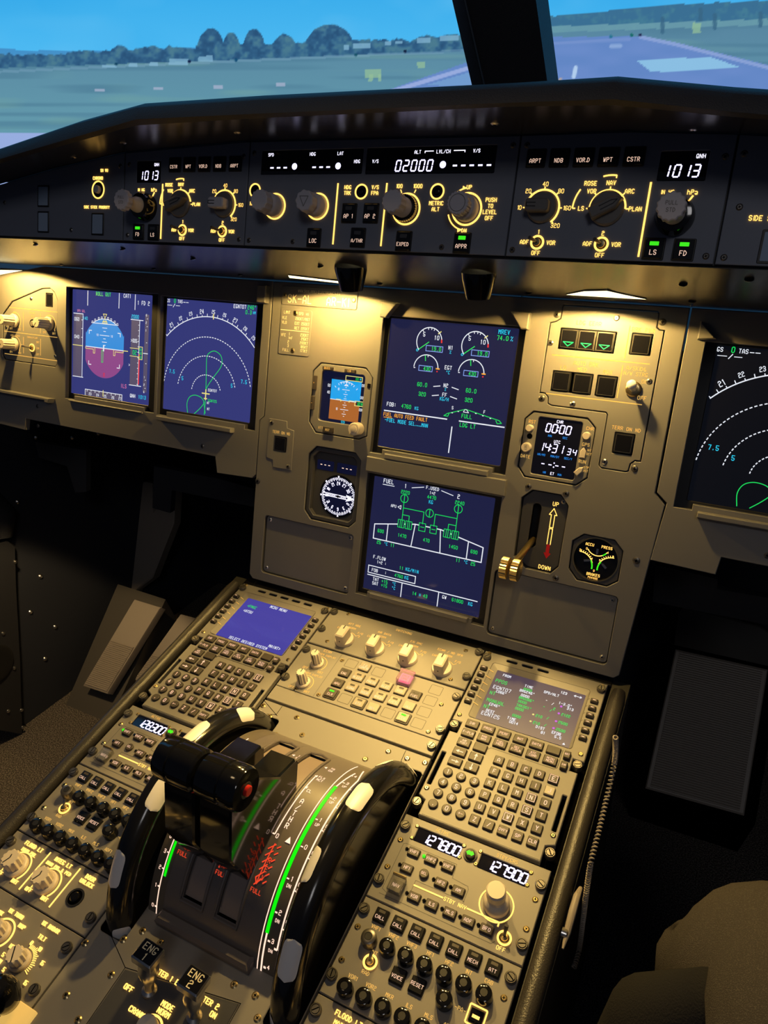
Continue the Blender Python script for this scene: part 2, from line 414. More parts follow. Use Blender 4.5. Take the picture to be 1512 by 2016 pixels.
# ---- windscreen centre post
b = MB()
lo = [pix(930, 172, y=.87), pix(955, 171, y=.86), pix(1006, 168, y=.86), pix(1078, 165, y=.87)]
hi = [pix(890, 0, y=.82), pix(916, 0, y=.81), pix(985, 0, y=.81), pix(1055, 0, y=.82)]
rings = []
for t in (-3.4, 0.0, 1.0, 4.5):
    R = [a + (c - a) * t for a, c in zip(lo, hi)]
    R = R + [R[3] + Vector((-.005, .05, .02)), R[0] + Vector((.005, .05, .02))]
    rings.append([tuple(p) for p in R])
b.loops(rings, 'vinyl', True, True)
for t0, t1 in ((0.0, 1.0), (1.0, 4.5)):                           # highlight along the post's facet edge, drawn as a thin steel line
    a, c = lo[1] + (hi[1] - lo[1]) * t0, lo[1] + (hi[1] - lo[1]) * t1
    b.tube([a + Vector((0, -.001, 0)), c + Vector((0, -.001, 0))], 0.0009, 'steel', 6)
struct('trim_1', b)

# ================================================================ projection screen outside
def noise1(x, seed=0, octs=4):
    x = np.asarray(x, float); r = np.zeros_like(x); a = 1.0
    rg = np.random.RandomState(seed)
    tab = rg.rand(4096)
    for o in range(octs):
        i = np.floor(x).astype(int); f = x - i; f = f * f * (3 - 2 * f)
        r += a * (tab[i % 4096] * (1 - f) + tab[(i + 1) % 4096] * f); x = x * 2.03 + 17.3; a *= .5
    return r / (2 - 2 ** (1 - octs))
def noise2(x, y, seed=0):
    rg = np.random.RandomState(seed); tab = rg.rand(128, 128)
    i = np.floor(x).astype(int); j = np.floor(y).astype(int); f = x - i; g = y - j
    f = f * f * (3 - 2 * f); g = g * g * (3 - 2 * g)
    T = lambda a, c: tab[a % 128, c % 128]
    return T(i, j) * (1 - f) * (1 - g) + T(i + 1, j) * f * (1 - g) + T(i, j + 1) * (1 - f) * g + T(i + 1, j + 1) * f * g
def inpoly(X, Y, P):
    r = np.zeros(X.shape, bool)
    for i in range(len(P)):
        x0, y0 = P[i - 1]; x1, y1 = P[i]
        c = ((y0 > Y) != (y1 > Y)); xx = x0 + (Y - y0) * (x1 - x0) / ((y1 - y0) or 1e-9)
        r ^= c & (X < xx)
    return r
RAD, CYL = 2.45, (0.0, 0.25)
AZ = np.radians(np.linspace(-74, 34, 1350)); ZZ = np.concatenate([np.linspace(0.75, 1.26, 20)[:-1], np.linspace(1.26, 2.42, 330), np.linspace(2.42, 3.3, 20)[1:]])
A, Z = np.meshgrid(AZ, ZZ)
Xw = CYL[0] + RAD * np.sin(A); Yw = CYL[1] + RAD * np.cos(A)
C_ = np.array(CW); dd = np.stack([Xw - CAM.x, Yw - CAM.y, Z - CAM.z], -1) @ C_.T
I = 756 + FPX * dd[..., 0] / dd[..., 2]; J = 1008 + FPX * dd[..., 1] / dd[..., 2]     # scene picture coordinates on the screen
img = np.zeros(A.shape + (3,))
def put(mask, rgb, al=1.0):
    m = (mask * al)[..., None] if not np.isscalar(al) else mask[..., None] * al
    img[:] = img * (1 - m) + np.array(rgb, float) * m
sm = lambda x, a, c: np.clip((x - a) / (c - a), 0, 1)
t = sm(J, -120, 110)[..., None]; img[:] = np.array((40, 160, 228)) * (1 - t) + np.array((78, 186, 242)) * t
cl = noise2(I / 170 + 40, J / 90 + 40, 3) * .6 + noise2(I / 60 + 40, J / 40 + 40, 4) * .4
put(sm(cl, .40, .75), (96, 188, 240), .55)
put(sm(noise2(I / 260 + 9, J / 120 + 9, 8), .55, .9), (36, 160, 228), .6)
hz = np.where(I < 990, 135 - .036 * I, 62 - .012 * (I - 1060))
put(J > np.where(I < 990, 97 + 4 * np.sin(I / 90.) + .004 * I, 90), (66, 140, 196), .9)
put(sm(J, 104, 128) * (I < 990), (92, 160, 200), .5)
hgt = 17 + 13 * noise1(I / 26 + 50, 5) + 10 * noise1(I / 9 + 80, 6)
for cx, wd, ht in ((415, 30, 66), (455, 20, 56), (500, 24, 62), (560, 26, 48), (648, 52, 66), (235, 26, 36), (300, 22, 34), (890, 60, 34), (80, 20, 24), (840, 40, 34)):
    hgt = np.maximum(hgt, ht * np.sqrt(np.clip(1 - ((I - cx) / wd) ** 2, 0, 1)) + 5 * noise1(I / 5 + 20, 7))
hgt = np.where((I > 385) & (I < 730), np.maximum(hgt, 27 + 9 * noise1(I / 11 + 33, 17)), hgt)
tree = sm(J, hz - hgt * .92 - 1, hz - hgt * .92 + 1) * (J < hz + 2) * (I < 1000)
tn = noise2(I / 13 + 60, J / 11 + 60, 11) * .6 + noise2(I / 5 + 60, J / 5 + 60, 12) * .4
put(tree, (52, 100, 138)); put(tree * sm(tn, .45, .8), (88, 136, 146), .6); put(tree * sm(tn, .55, .2), (36, 74, 112), .7)
top = np.where(I < 1300, 38 - .10 * (I - 1060), 14 - .05 * (I - 1300)) - 4 * noise1(I / 24 + 5, 9)
rt = (I > 1000); base = 66 - .035 * (I - 1060)
put(rt & (J > top), (58, 110, 146)); put((rt & (J > top)) * sm(tn, .5, .8), (76, 134, 150), .5)
put(rt & (J > base - 12), (112, 160, 172), .8)
field = np.where(rt, J > base, J > hz)
g = sm(J, 60, 250)[..., None]
fc = np.array((88, 134, 160)) * (1 - g) + np.array((98, 152, 170)) * g
img[:] = np.where(field[..., None], fc, img)
put(field * sm(noise2(I / 190 + 30, J / 9 + 30, 14), .5, .9), (74, 120, 146), .55)
put(field * sm(noise2(I / 120 + 30, J / 14 + 70, 15), .6, .95), (120, 168, 158), .35)
put((np.abs(J - (142 - .045 * I)) < 2.5) & (I < 950), (122, 162, 188), .45)
for x, y, w_, h_, c in ((352, 122, 19, 6, 'w'), (262, 129, 9, 3, 'w'), (303, 127, 8, 3, 'w'), (215, 131, 14, 2, 'w'), (405, 117, 14, 6, 'w'), (712, 91, 17, 5, 'w'), (683, 95, 5, 5, 'w'), (765, 86, 6, 3, 'w'), (786, 84, 7, 3, 'w'), (835, 80, 13, 5, 'w'), (885, 76, 18, 5, 'w'),
                     (197, 178, 10, 3, 'p'), (312, 175, 9, 3, 'p'), (430, 172, 9, 3, 'p'), (553, 167, 9, 3, 'p'), (734, 146, 16, 8, 'y'), (730, 154, 4, 8, 'y'), (747, 154, 3, 8, 'y'), (830, 128, 8, 6, 'y'), (1372, 56, 8, 10, 'y')):
    m = (np.abs(I - x) < w_) & (np.abs(J - y) < h_)
    put(m, dict(w=(132, 180, 208), p=(170, 178, 204), y=(146, 188, 152))[c], .75)
put(inpoly(I, J, [(300, 262), (-700, 262), (-700, 700), (1700, 700), (1700, 250), (700, 210)]) & (I < 940), (150, 172, 222))
RW = [(1010, 92), (1070, 74), (1262, 72), (1330, 84), (1560, 140), (2300, 300), (2300, 800), (300, 800), (500, 262), (740, 186)]
put(inpoly(I, J, RW), (98, 134, 196)); put(inpoly(I, J, RW) * sm(noise2(I / 60 + 3, J / 20 + 3, 21), .3, .9), (112, 142, 204), .5)
def strip(P, wd, c, al=1.0):
    for (x0, y0), (x1, y1) in zip(P[:-1], P[1:]):
        L2 = (x1 - x0) ** 2 + (y1 - y0) ** 2; tt = np.clip(((I - x0) * (x1 - x0) + (J - y0) * (y1 - y0)) / L2, 0, 1)
        dist = np.hypot(I - x0 - tt * (x1 - x0), J - y0 - tt * (y1 - y0)); put(np.clip((wd - dist) / 1.5 + .5, 0, 1), c, al)
strip([(1262, 74), (1330, 88), (1570, 148)], 3.5, (136, 160, 212)); strip([(1000, 108), (925, 134), (740, 190)], 4, (150, 170, 220))
put(inpoly(I, J, [(840, 168), (935, 140), (960, 142), (970, 172)]), (116, 160, 208), .8)
put(inpoly(I, J, [(1252, 119), (1282, 142), (1340, 142), (1455, 132), (1400, 113)]), (138, 190, 226))
strip([(1134, 134), (1130, 152)], 4, (176, 204, 236)); strip([(1204, 92), (1222, 91)], 4, (136, 166, 214)); strip([(1066, 100), (1084, 99)], 5, (136, 166, 214))
strip([(1066, 88), (1240, 78)], 3, (124, 150, 206), .6); strip([(1104, 156), (1100, 164)], 3, (200, 170, 150), .7)
for x, y0, y1 in ((1305, 38, 64), (1408, 30, 56), (1498, 28, 52), (1380, 20, 40)): strip([(x, y0), (x, y1)], 4, (56, 100, 130), .8)
for x, y, c in ((373, 122, (10, 20, 60)), (229, 127, (10, 60, 90)), (465, 119, (10, 70, 110)), (798, 102, (10, 20, 50)), (701, 109, (20, 80, 100)), (1244, 70, (10, 100, 90)), (1261, 70, (30, 30, 70)), (1203, 73, (30, 110, 140))):
    strip([(x - .1, y), (x + .1, y)], 3.2, c, .9)
lin = np.where(img / 255 <= .04045, img / 255 / 12.92, ((img / 255 + .055) / 1.055) ** 2.4)
nv, nu = A.shape
me = bpy.data.meshes.new('projection_screen')
idx = np.arange(nv * nu).reshape(nv, nu)
q = np.stack([idx[:-1, :-1], idx[:-1, 1:], idx[1:, 1:], idx[1:, :-1]], -1).reshape(-1, 4)
V = np.stack([Xw, Yw, Z], -1).reshape(-1, 3)
edge = lambda k: V + np.stack([np.sin(A), np.cos(A), np.zeros_like(A)], -1).reshape(-1, 3) * k
me.from_pydata(V.tolist(), [], q.tolist()); me.update()
ca = me.color_attributes.new('picture', 'FLOAT_COLOR', 'POINT')
ca.data.foreach_set('color', np.concatenate([lin.reshape(-1, 3), np.ones((nv * nu, 1))], 1).ravel())
m = bpy.data.materials.new('projected_picture'); m.use_nodes = True; nt = m.node_tree; pb = nt.nodes['Principled BSDF']
at = nt.nodes.new('ShaderNodeVertexColor'); at.layer_name = 'picture'
nt.links.new(at.outputs[0], pb.inputs['Emission Color']); pb.inputs['Emission Strength'].default_value = 1.0
pb.inputs['Base Color'].default_value = (.02, .02, .02, 1); pb.inputs['Roughness'].default_value = .9
me.materials.append(m)
so = me.modifiers if False else None
o = bpy.data.objects.new('projection_screen', me); COL.objects.link(o)
md = o.modifiers.new('thickness', 'SOLIDIFY'); md.thickness = 0.01; md.offset = 1.0
props(o, 'curved projection screen showing airfield, trees and runway beyond the glareshield', 'projection screen')

# ================================================================ glareshield
PX = [-170, 0, 147, 268, 504, 756, 1008, 1208, 1441, 1512, 1640]
topy = [352, 295, 245, 212, 197, 185, 173, 161, 183, 188, 197]
boty = [368, 313, 270, 235, 224, 213, 202, 195, 220, 226, 238]
beiy = [376, 322, 280, 247, 233, 221.5, 210, 207, 230, 236, 247]
facex = [-170, -40, 100, 243, 480, 740, 1008, 1240, 1441, 1512, 1640]
facey = [400, 374, 333, 300, 278, 272, 266, 258, 262, 266, 274]
lipT = [pix(x, y, y=.548) for x, y in zip(PX, topy)]
lipB = [pix(x, y, y=.540) for x, y in zip(PX, boty)]
lipC = [pix(x, y, y=.552) for x, y in zip(PX, beiy)]
fu = [FCU.P(*FCU.uv(x, y)) for x, y in zip(facex, facey)]
lipR = [p + Vector((0, .012, .004)) for p in lipT]
t = Thing('glareshield', 'black padded glareshield hood running across the cockpit above the control units', 'glareshield', WORLD, 0, 600, 1150)
def wpart(name, mb, label=None, parent=None):
    mb.v = [((a - 0) * 1000, b_ * 1000, c * 1000) for a, b_, c in mb.v]; return t.part(name, mb, label=label, parent=parent)
rear = [Vector((p.x * 1.12, .86, min(p.z - .02, 1.185))) for p in lipT]
b = MB(); b.loops([[tuple(p) for p in L] for L in (rear, lipR, lipT, lipB, lipC)], 'vinyl', False, False, False)
b.f = [f[::-1] for f in b.f]; wpart('padded_cover', b)
b = MB(); b.loops([[tuple(p) for p in L] for L in (lipC, fu)], 'under_lacquer', False, False, False); b.f = [f[::-1] for f in b.f]
wpart('hood_underside', b, 'dark glossy underside of the hood')
# lower soffit between the control units and the main panel
xs = [-1.02, -.75, -.5, -.2, .1, .4, .7]
f0 = [FCU.P((x - .0378) * 1000 / .88, 102.2) + Vector((0, .001, 0)) for x in xs]
f1 = [Vector((x, MIP.P(0, 409).y + .004, MIP.P(0, 409).z)) for x in xs]
mid = [a.lerp(c, .55) + Vector((0, 0, -.004)) for a, c in zip(f0, f1)]
b = MB(); b.loops([[tuple(p) for p in L] for L in (f0, mid, f1)], 'under_lacquer', False, False, False); b.f = [f[::-1] for f in b.f]
sof = wpart('soffit', b, 'dark glossy soffit below the control units')
b = MB(); back = [p + Vector((0, .004, 0)) for p in fu]
lo_ = [FCU.P((p.x - .0378) * 1000 / .88, 101, -4) for p in fu]
b.loops([[tuple(p) for p in L] for L in (back, lo_)], 'black', False, False, False); b.f = [f[::-1] for f in b.f]; wpart('mounting_face', b)
def soffit_z(y):
    a, c = f0[0], f1[0]; k = (y - a.y) / (c.y - a.y); mz = mid[0]
    if y < mz.y: k = (y - a.y) / (mz.y - a.y); return a.z + (mz.z - a.z) * k
    k = (y - mz.y) / (c.y - mz.y); return mz.z + (c.z - mz.z) * k
def on_soffit(px, py):
    best = None
    for i in range(421):
        y = .598 + i * .0005; q = pix(px, py, y=y); e = abs(q.z - soffit_z(y))
        if best is None or e < best[0]: best = (e, q)
    q = best[1]
    return q
SB = lambda: f_screw(2.8, 'steel')
sm_ = SB().mesh('screw', .001)
for px, py in ((174, 308), (258, 282), (483, 260), (978, 243), (1357, 255)):
    k = [i for i in range(len(PX) - 1) if PX[i] <= px][-1]; s_ = (px - PX[k]) / (PX[k + 1] - PX[k])
    a = lipC[k].lerp(lipC[k + 1], s_); c = fu[k].lerp(fu[k + 1], s_)
    best = min((a.lerp(c, q / 20) for q in range(21)), key=lambda p: abs((CW @ (p - CAM)).y / (CW @ (p - CAM)).z * FPX + 1008 - py))
    o = bpy.data.objects.new('screw', sm_); COL.objects.link(o); o.parent = t.o
    n = (c - a).cross(Vector((1, 0, 0))).normalized(); n = n if n.z < 0 else -n
    o.location = best - t.o.matrix_world.translation; o.rotation_euler = n.to_track_quat('Z', 'Y').to_euler()
for px, py in ((70, 480), (242, 489), (380, 508), (303, 528), (473, 540), (121, 520), (631, 523), (748, 557), (1041, 576), (1345, 559), (1475, 549), (1363, 592)):
    q = on_soffit(px, py); o = bpy.data.objects.new('screw', sm_); COL.objects.link(o); o.parent = t.o
    o.location = q - t.o.matrix_world.translation + Vector((0, 0, -.0005)); o.rotation_euler = (pi + .30, 0, 0)

# flood lamps set in the soffit
def lamp_window(pts, label):
    Q = [on_soffit(*p) for p in pts]; c = sum(Q, Vector()) / len(Q)
    b = MB(); n = len(Q)
    L0 = [tuple((p - c) * 1000) for p in Q]; L1 = [tuple((p - c) * 1000 + Vector((0, 0, -1.2))) for p in Q]
    b.loops([L0, L1], 'black', False, False); b.add([tuple(Vector(p)) for p in L1], [tuple(range(n))], 'lit_lamp')
    solo('flood_lamp', b, label, 'lamp', WORLD, c.x * 1000, c.y * 1000, c.z * 1000, 'flood lamps under the glareshield').rotation_euler = (0, 0, 0)
lamp_window([(567, 540), (660, 551), (690, 553), (672, 556), (620, 550), (570, 545)], 'slim glowing flood lamp above the plate reading SK-AL AR-KI')
lamp_window([(1115, 578), (1150, 571), (1195, 570), (1230, 578), (1273, 587), (1215, 584)], 'slim glowing flood lamp above the landing gear panel')
lamp_window([(-30, 534), (0, 530), (51, 531), (40, 536), (0, 545), (-30, 546)], 'glowing flood lamp at the far left above the small dimmer panel')
def cone(px, py, label):
    q = on_soffit(px, py); b = MB()
    b.lathe([(17, 2), (16.5, -3), (11.5, -22), (10.0, -22), (9.5, -18)], 'gloss_black', n=28, cap1=False); b.add([], [], 'black')
    b.lathe([(9.6, -20), (9.0, -19.5)], 'lit_lamp', n=24)
    b.f = [f[::-1] for f in b.f]
    o = solo('map_light', b, label, 'lamp', WORLD, q.x * 1000, q.y * 1000, q.z * 1000, 'round lights hanging under the glareshield')
cone(691, 528, 'black tapered round light under the glareshield, left of the two')
cone(943, 540, 'black tapered round light under the glareshield, right of the two')

# ================================================================ control units on the glareshield
LA = 'lit_amber'
def face_poly(u0, u1, v0=103.5):
    P = [(u0, v0), (u1, v0)]
    pts = [FCU.uv(x, y + 1.5) for x, y in zip(facex, facey)]
    def vt(u):
        for (a, c), (d, e) in zip(pts[:-1], pts[1:]):
            if a <= u <= d: return c + (e - c) * (u - a) / (d - a)
        return 190
    us = sorted([u1, u0] + [p[0] for p in pts if u0 < p[0] < u1], reverse=True)
    return P + [(u, vt(u)) for u in us]
def ringlit(b, u, v, r, w=1.6, a0=0, a1=360): b.ring(u, v, r - w / 2, r + w / 2, 0.1, LA, a0, a1, 40, 0.5)
def tx(b, items, m=LA, size=3.3, h=0.0, z=.15, al='c', **kw):
    for it in items: b.text(it[0], it[1], it[2], it[3] if len(it) > 3 else size, m, z, al, h=(h or (.55 if m == LA and z > 0 else 0)), **kw)
def toggle(t, u, v, du=-6, dv=4, L=13, ring=True, name='toggle_switch', tip=1.9, litring=True, m='steel'):
    b = MB()
    b.lathe([(4.2, 0), (4.2, 1.2), (3.4, 1.8), (3.2, 3.2), (2.2, 3.4)], 'brass', n=20)
    b.tube([(0, 0, 2.5), (du * .5, dv * .5, 2.5 + L * .5), (du, dv, L)], [1.1, 1.5, tip], m, 12)
    o = t.part(name, b, u, v)
    if litring: b2 = MB(); b2.ring(0, 0, 4.6, 6.4, .1, LA, h=.5); t.part('lit_ring', b2, u, v, parent=o)
    return o
def round_knob(t, u, v, hgt, r0, r1, m='knob_grey', capm=None, mark=None, name='rotary_knob', flute=0, base=None, label=None, n=40):
    b = MB()
    if base: b.lathe([(base, 0), (base, 2.2), (base - 1, 3)], m, n=32)
    b.lathe([(r0, 0), (r0, hgt * .45), (r0 - .8, hgt * .5), (r1 * .8, hgt * .55), (r1 * .8, hgt * .62)], m, n=32)
    b.lathe([(r1 * .8, hgt * .6), (r1, hgt * .66), (r1, hgt - 1), (r1 - 1, hgt)], capm or m, n=n, flute=flute, fd=.10 if flute else 0)
    if mark: mark(b, hgt + .12)
    return t.part(name, b, u, v, label=label)
def selector(t, u, v, ang, r=14.5, hgt=13, m='knob_dark', name='selector_knob'):
    """dark round base with a pointed grip bar"""
    b = MB(); b.lathe([(r, 0), (r, 2.5), (r - 1.5, 4)], m, n=32)
    g = [(-r * .95, -5), (r * .5, -5), (r * 1.05, 0), (r * .5, 5), (-r * .95, 5)]
    ca, sa = cos(ang), sin(ang); g = [(x * ca - y * sa, x * sa + y * ca) for x, y in g]
    b.prism(g, 3.5, hgt, m, 1.2)
    P = [(-r * .3, -1.6), (r * .45, -1.6), (r * .75, 0), (r * .45, 1.6), (-r * .3, 1.6)]
    P = [(x * ca - y * sa, x * sa + y * ca) for x, y in P]
    b.poly(P[:], .8, hgt + .1, 'black'); return t.part(name, b, u, v)

# ---- flight control unit
t = Thing('flight_control_unit', 'dark centre control unit of the glareshield with 02000 altitude window and four round knobs', 'control unit', FCU, -52, 150)
b = MB(); b.plate(face_poly(-200.5, 96.5), [box2(-185, 176, -62.5, 199.5, 1), box2(-58.5, 175.5, 76, 199.5, 1)], -4, 0, 'fcu_face', .5, 'black')
t.part('face_plate', b)
b = MB()
for u in (-88.2, -32.6): b.line(u, 108, u, 167, 1.5, .1, LA, .5)
for u, v in ((-190.8, 160.1), (-60.5, 159.1), (21.9, 159.3)): ringlit(b, u, v, 6.6, 1.5)
for u, v, r in ((-163.4, 144.2, 12.6), (-110.3, 144.6, 12.6), (-8.8, 143.2, 14.2), (54.1, 143.9, 14.2)): ringlit(b, u, v, r, 1.7)
tx(b, [('MACH', -190.8, 146.8), ('HDG', -76.4, 163.2), ('TRK', -76.4, 157.8), ('V/S', -45.2, 163.2), ('FPA', -45.2, 157.8), ('100', -18.6, 164.2), ('1000', 1.2, 164.2),
       ('METRIC', 22.2, 148.8), ('ALT', 22.2, 143.4), ('UP', 53.9, 163.2), ('DN', 53.9, 124.6), ('PUSH', 77, 152.2), ('TO', 77, 146.8), ('LEVEL', 77, 141.6), ('OFF', 77, 136.2)])
b.ring(54.1, 143.9, 18.2, 19.4, .1, LA, 196, 262, 12, .4); b.ring(54.1, 143.9, 18.2, 19.4, .1, LA, 98, 128, 8, .4)
b.flat([(47, 126.0), (50.6, 124.6), (47.4, 122.8)], .6, LA); b.flat([(47.6, 164.4), (51.2, 162.6), (47.4, 160.6)], .6, LA)
b.line(-17, 161, -15.5, 158, .9, .1, LA, .4); b.line(-.6, 161, -2, 158, .9, .1, LA, .4)
t.part('lit_lettering', b)
b = MB(); b.prism(box2(-184.6, 176.4, -63, 199.1, .8), -3.8, -0.6, 'glass_black')
tx(b, [('SPD', -173.4, 195.6), ('HDG', -121.7, 195.4), ('LAT', -88.8, 195.4), ('HDG', -68.9, 187.6)], 'lit_white', 2.9, z=-.4)
for x0 in (-171.2, -118.8):
    for i in range(3): b.line(x0 + i * 8.4 - 2.2, 182.7, x0 + i * 8.4 + 2.2, 182.7, 1.5, -.4, 'lit_seg')
b.flat(circ(-142.9, 183.8, 3.2, 20), -.4, 'lit_seg'); b.flat(circ(-90.4, 183.6, 3.2, 20), -.4, 'lit_seg'); t.part('display_window', b, label='speed and heading window showing dashes and white dots')
b = MB(); b.prism(box2(-58.1, 176, 75.6, 199.1, .8), -3.8, -0.6, 'glass_black')
tx(b, [('V/S', -48.2, 187.4), ('ALT', -3.3, 195.0), ('LVL/CH', 23.4, 195.0), ('V/S', 56.6, 195.0)], 'lit_white', 2.9, z=-.4)
b.poly([(4.4, 194.2), (4.4, 195.6), (13, 195.6)], .8, -.4, 'lit_white'); b.poly([(34, 195.6), (45, 195.6), (45, 194.2)], .8, -.4, 'lit_white')
b.seg7('02000', -25.6, 178.1, 9.6, 'lit_seg', -.4, 8.35)
b.flat(circ(24.2, 183.4, 3.2, 20), -.4, 'lit_seg')
for i in range(5): b.line(36.6 + i * 8.4 - 2.2, 182.4, 36.6 + i * 8.4 + 2.2, 182.4, 1.5, -.4, 'lit_seg')
t.part('display_window', b, label='altitude window reading 02000')
def f_hole():
    b = MB(); b.ring(0, 0, 3.4, 5.6, 0.02, 'black', h=.4); b.flat(circ(0, 0, 3.5, 16), .05, 'void'); b.lathe([(2.6, 0), (2.4, 1.4), (1.4, 1.8)], 'korry', n=16); return b
for u, v in ((-190.8, 160.1), (-60.5, 159.1), (21.9, 159.3)): t.part('round_push_button', shared('round_push_button|', f_hole, FCU.k), u, v)
round_knob(t, -163.4, 144.2, 30, 11.2, 10.8, flute=12, n=48)
def tri(b, z): b.poly([(-5, 4), (5, 4), (0, -5.5)], .7, z, 'knob_dark', True)
round_knob(t, -110.3, 144.6, 27, 11.2, 10.6, flute=9, n=45, mark=tri, label='grey knob with triangle mark')
k = round_knob(t, -8.8, 143.2, 34, 9.5, 10.6, flute=12, n=48)
b = MB(); b.lathe([(12.6, 0), (12.6, 7), (11.8, 8), (9.6, 8)], 'gloss_black', n=72, flute=36, fd=.03); t.part('increment_ring', b, -8.8, 143.2, parent=k)
def vs(b, z): b.ring(0, 0, 7.2, 7.8, z, 'knob_dark', n=24)
round_knob(t, 54.1, 143.9, 26, 11.8, 10.8, flute=18, n=54, mark=vs)
for s_, u, v in (('AP 1', -72.2, 138.5), ('AP 2', -47.2, 138.8), ('A/THR', -59.5, 115.2), ('LOC', -111.7, 113.7), ('EXPED', -7.9, 113.4)): korry(t, u, v, 15.2, 17.2, s_, size=3.7 if len(s_) < 5 else 3.2)
korry(t, 53.5, 113.4, 15.2, 17.2, 'APPR', on='lit_green', size=3.5, lbl='push button with green bar lit')
screws(t, [(-195, 197.5), (-138, 109.3), (32.9, 109.1), (91, 198.5), (-195, 109)], 2.2, 'dark_steel')

# ---- EFIS control panels
def efis(name, label, left):
    s_ = -1 if left else 1
    if left:
        u0, u1 = -380, -202
        t = Thing(name, label, 'control panel', FCU, -291, 150)
        win = (-361.6, 168.6, -325.4, 192); kb = (-344.0, 141.0); lu = -321; bt = [('CSTR', -303.9), ('WPT', -282.9), ('VOR.D', -261.7), ('NDB', -240.5), ('ARPT', -218.9)]
        sel = (-293.9, 145.4); rng = (-231.2, 145.2); tg = [(-289, 117.4, '1'), (-231.8, 117.4, '2')]; fd = (-355.5, -332.2)
        sc = [(-373.5, 188.5), (-373.5, 110), (-208.7, 109.7), (-208.7, 194.5)]
    else:
        u0, u1 = 98, 275.5
        t = Thing(name, label, 'control panel', FCU, 187, 150)
        win = (219.8, 168.0, 257.6, 191); kb = (239.8, 139.6); lu = 215.8; bt = [('ARPT', 114.0), ('NDB', 135.1), ('VOR.D', 156.3), ('WPT', 177.5), ('CSTR', 198.7)]
        sel = (183.1, 145.6); rng = (125.9, 145.8); tg = [(125.8, 116.2, '1'), (183.0, 116.4, '2')]; fd = (251.2, 227.2)
        sc = [(104, 198.5), (103.4, 109), (269.2, 109.5), (269.5, 186)]
    b = MB(); b.plate(face_poly(u0, u1), [box2(*win, 1)], -4, 0, 'fcu_face', .5, 'black'); t.part('face_plate', b)
    b = MB(); b.line(lu, 107, lu, 167, 1.6, .1, LA, .5)
    x, y = sel
    b.ring(x, y, 14.4, 16.0, .1, LA, 0 if not left else 10, 180 if not left else 178, 30, .5)
    for a in (0, 45, 90, 135, 180):
        A_ = radians(a); b.line(x + 15.6 * cos(A_), y + 15.6 * sin(A_), x + 18 * cos(A_), y + 18 * sin(A_), 1.0, .1, LA, .5)
    tx(b, [('LS', x - 22.5, y), ('VOR', x - 15.5, y + 14.2), ('NAV', x, y + 21), ('ARC', x + 16.5, y + 14.2), ('PLAN', x + 23.5, y), ('ROSE', x - 17.5, y + 20.6)])
    b.ring(x, y, 26.6, 27.8, .1, LA, 82, 106, 8, .5); b.line(x + 3.7, y + 27.2, x + 3.7, y + 24.8, 1.0, .1, LA, .5)
    b.ring(x - 2, y, 27.5, 28.7, .1, LA, 146, 180, 10, .5); b.line(x - 30, y, x - 27.6, y, 1.0, .1, LA, .5)
    x, y = rng
    b.ring(x, y, 14.4, 16.0, .1, LA, -52, 182, 36, .5)
    for a, s2 in ((180, '10'), (135, '20'), (90, '40'), (45, '80'), (0, '160'), (-48, '320')):
        A_ = radians(a); b.line(x + 15.6 * cos(A_), y + 15.6 * sin(A_), x + 17.8 * cos(A_), y + 17.8 * sin(A_), 1.0, .1, LA, .5)
        b.text(s2, x + 21 * cos(A_) + (1.5 if a == 0 else 0), y + 20 * sin(A_), 3.4, LA)
    for x, y, n_ in tg: tx(b, [('ADF', x - 12, y), ('VOR', x + 12.6, y), ('OFF', x, y - 9.2), (n_, x, y + 9)])
    x, y = kb
    tx(b, [('in Hg'.upper(), x - 9.5, y + 19.6, 2.9), ('hPa', x + 10, y + 19.6, 3.4)]); b.ring(x, y, 14.0, 15.4, .1, LA, 58, 122, 12, .5)
    b.line(x + 8, y + 12.2, x + 11, y + 17, 1.4, .1, LA, .5); b.line(x - 8, y + 12.2, x - 10, y + 16, 1.2, .1, LA, .5)
    t.part('lit_lettering', b)
    b = MB(); b.prism(box2(win[0] + .4, win[1] + .4, win[2] - .4, win[3] - .4, .8), -3.8, -.6, 'glass_black')
    b.text('QNH', win[2] - 6.4, win[3] - 4, 3.0, 'lit_white', -.4); b.seg7('1', win[0] + 3.4, win[1] + 3.2, 9.2, 'lit_seg', -.4); b.seg7('013', win[0] + 12.0, win[1] + 3.2, 9.2, 'lit_seg', -.4, 7.4)
    t.part('display_window', b, label='window reading 1013')
    for s2, u in bt: korry(t, u, 187.2, 15.5, 13.8, s2, size=3.2, on='glass_black')
    selector(t, sel[0], sel[1], radians(20 if left else 28), m='knob_dark' if not left else 'knob_dark')
    b = MB(); b.lathe([(13.5, 0), (13.5, 2.5), (12, 4)], 'knob_dark', n=32); b.prism(rr(-2, 0, 21, 11, 3), 3.5, 14, 'knob_grey' if left else 'knob_dark', 1.2)
    b.poly([(-3, 1.5), (-11, 1.5), (-11, -1.5), (-3, -1.5)], .8, 14.1, 'black', False); t.part('range_knob', b, *rng)
    for x, y, n_ in tg: toggle(t, x, y, -3.5 if not left else -4, 1.5, 15, tip=1.6, m='dark_steel')
    b = MB(); b.lathe([(15.6, 0), (15.6, 5), (13.5, 13), (9, 14)], 'gloss_black', n=36)
    k = t.part('unit_selector_ring', b, *kb)
    b = MB(); b.lathe([(9, 10), (8.5, 18), (6.2, 24), (6.2, 30), (9, 32)], 'knob_grey' if not left else 'knob_cream', n=28, cap1=False)
    b.lathe([(9, 31), (11.6, 33), (11.6, 39), (10.6, 40)], 'knob_grey', n=56, flute=14, fd=.1)
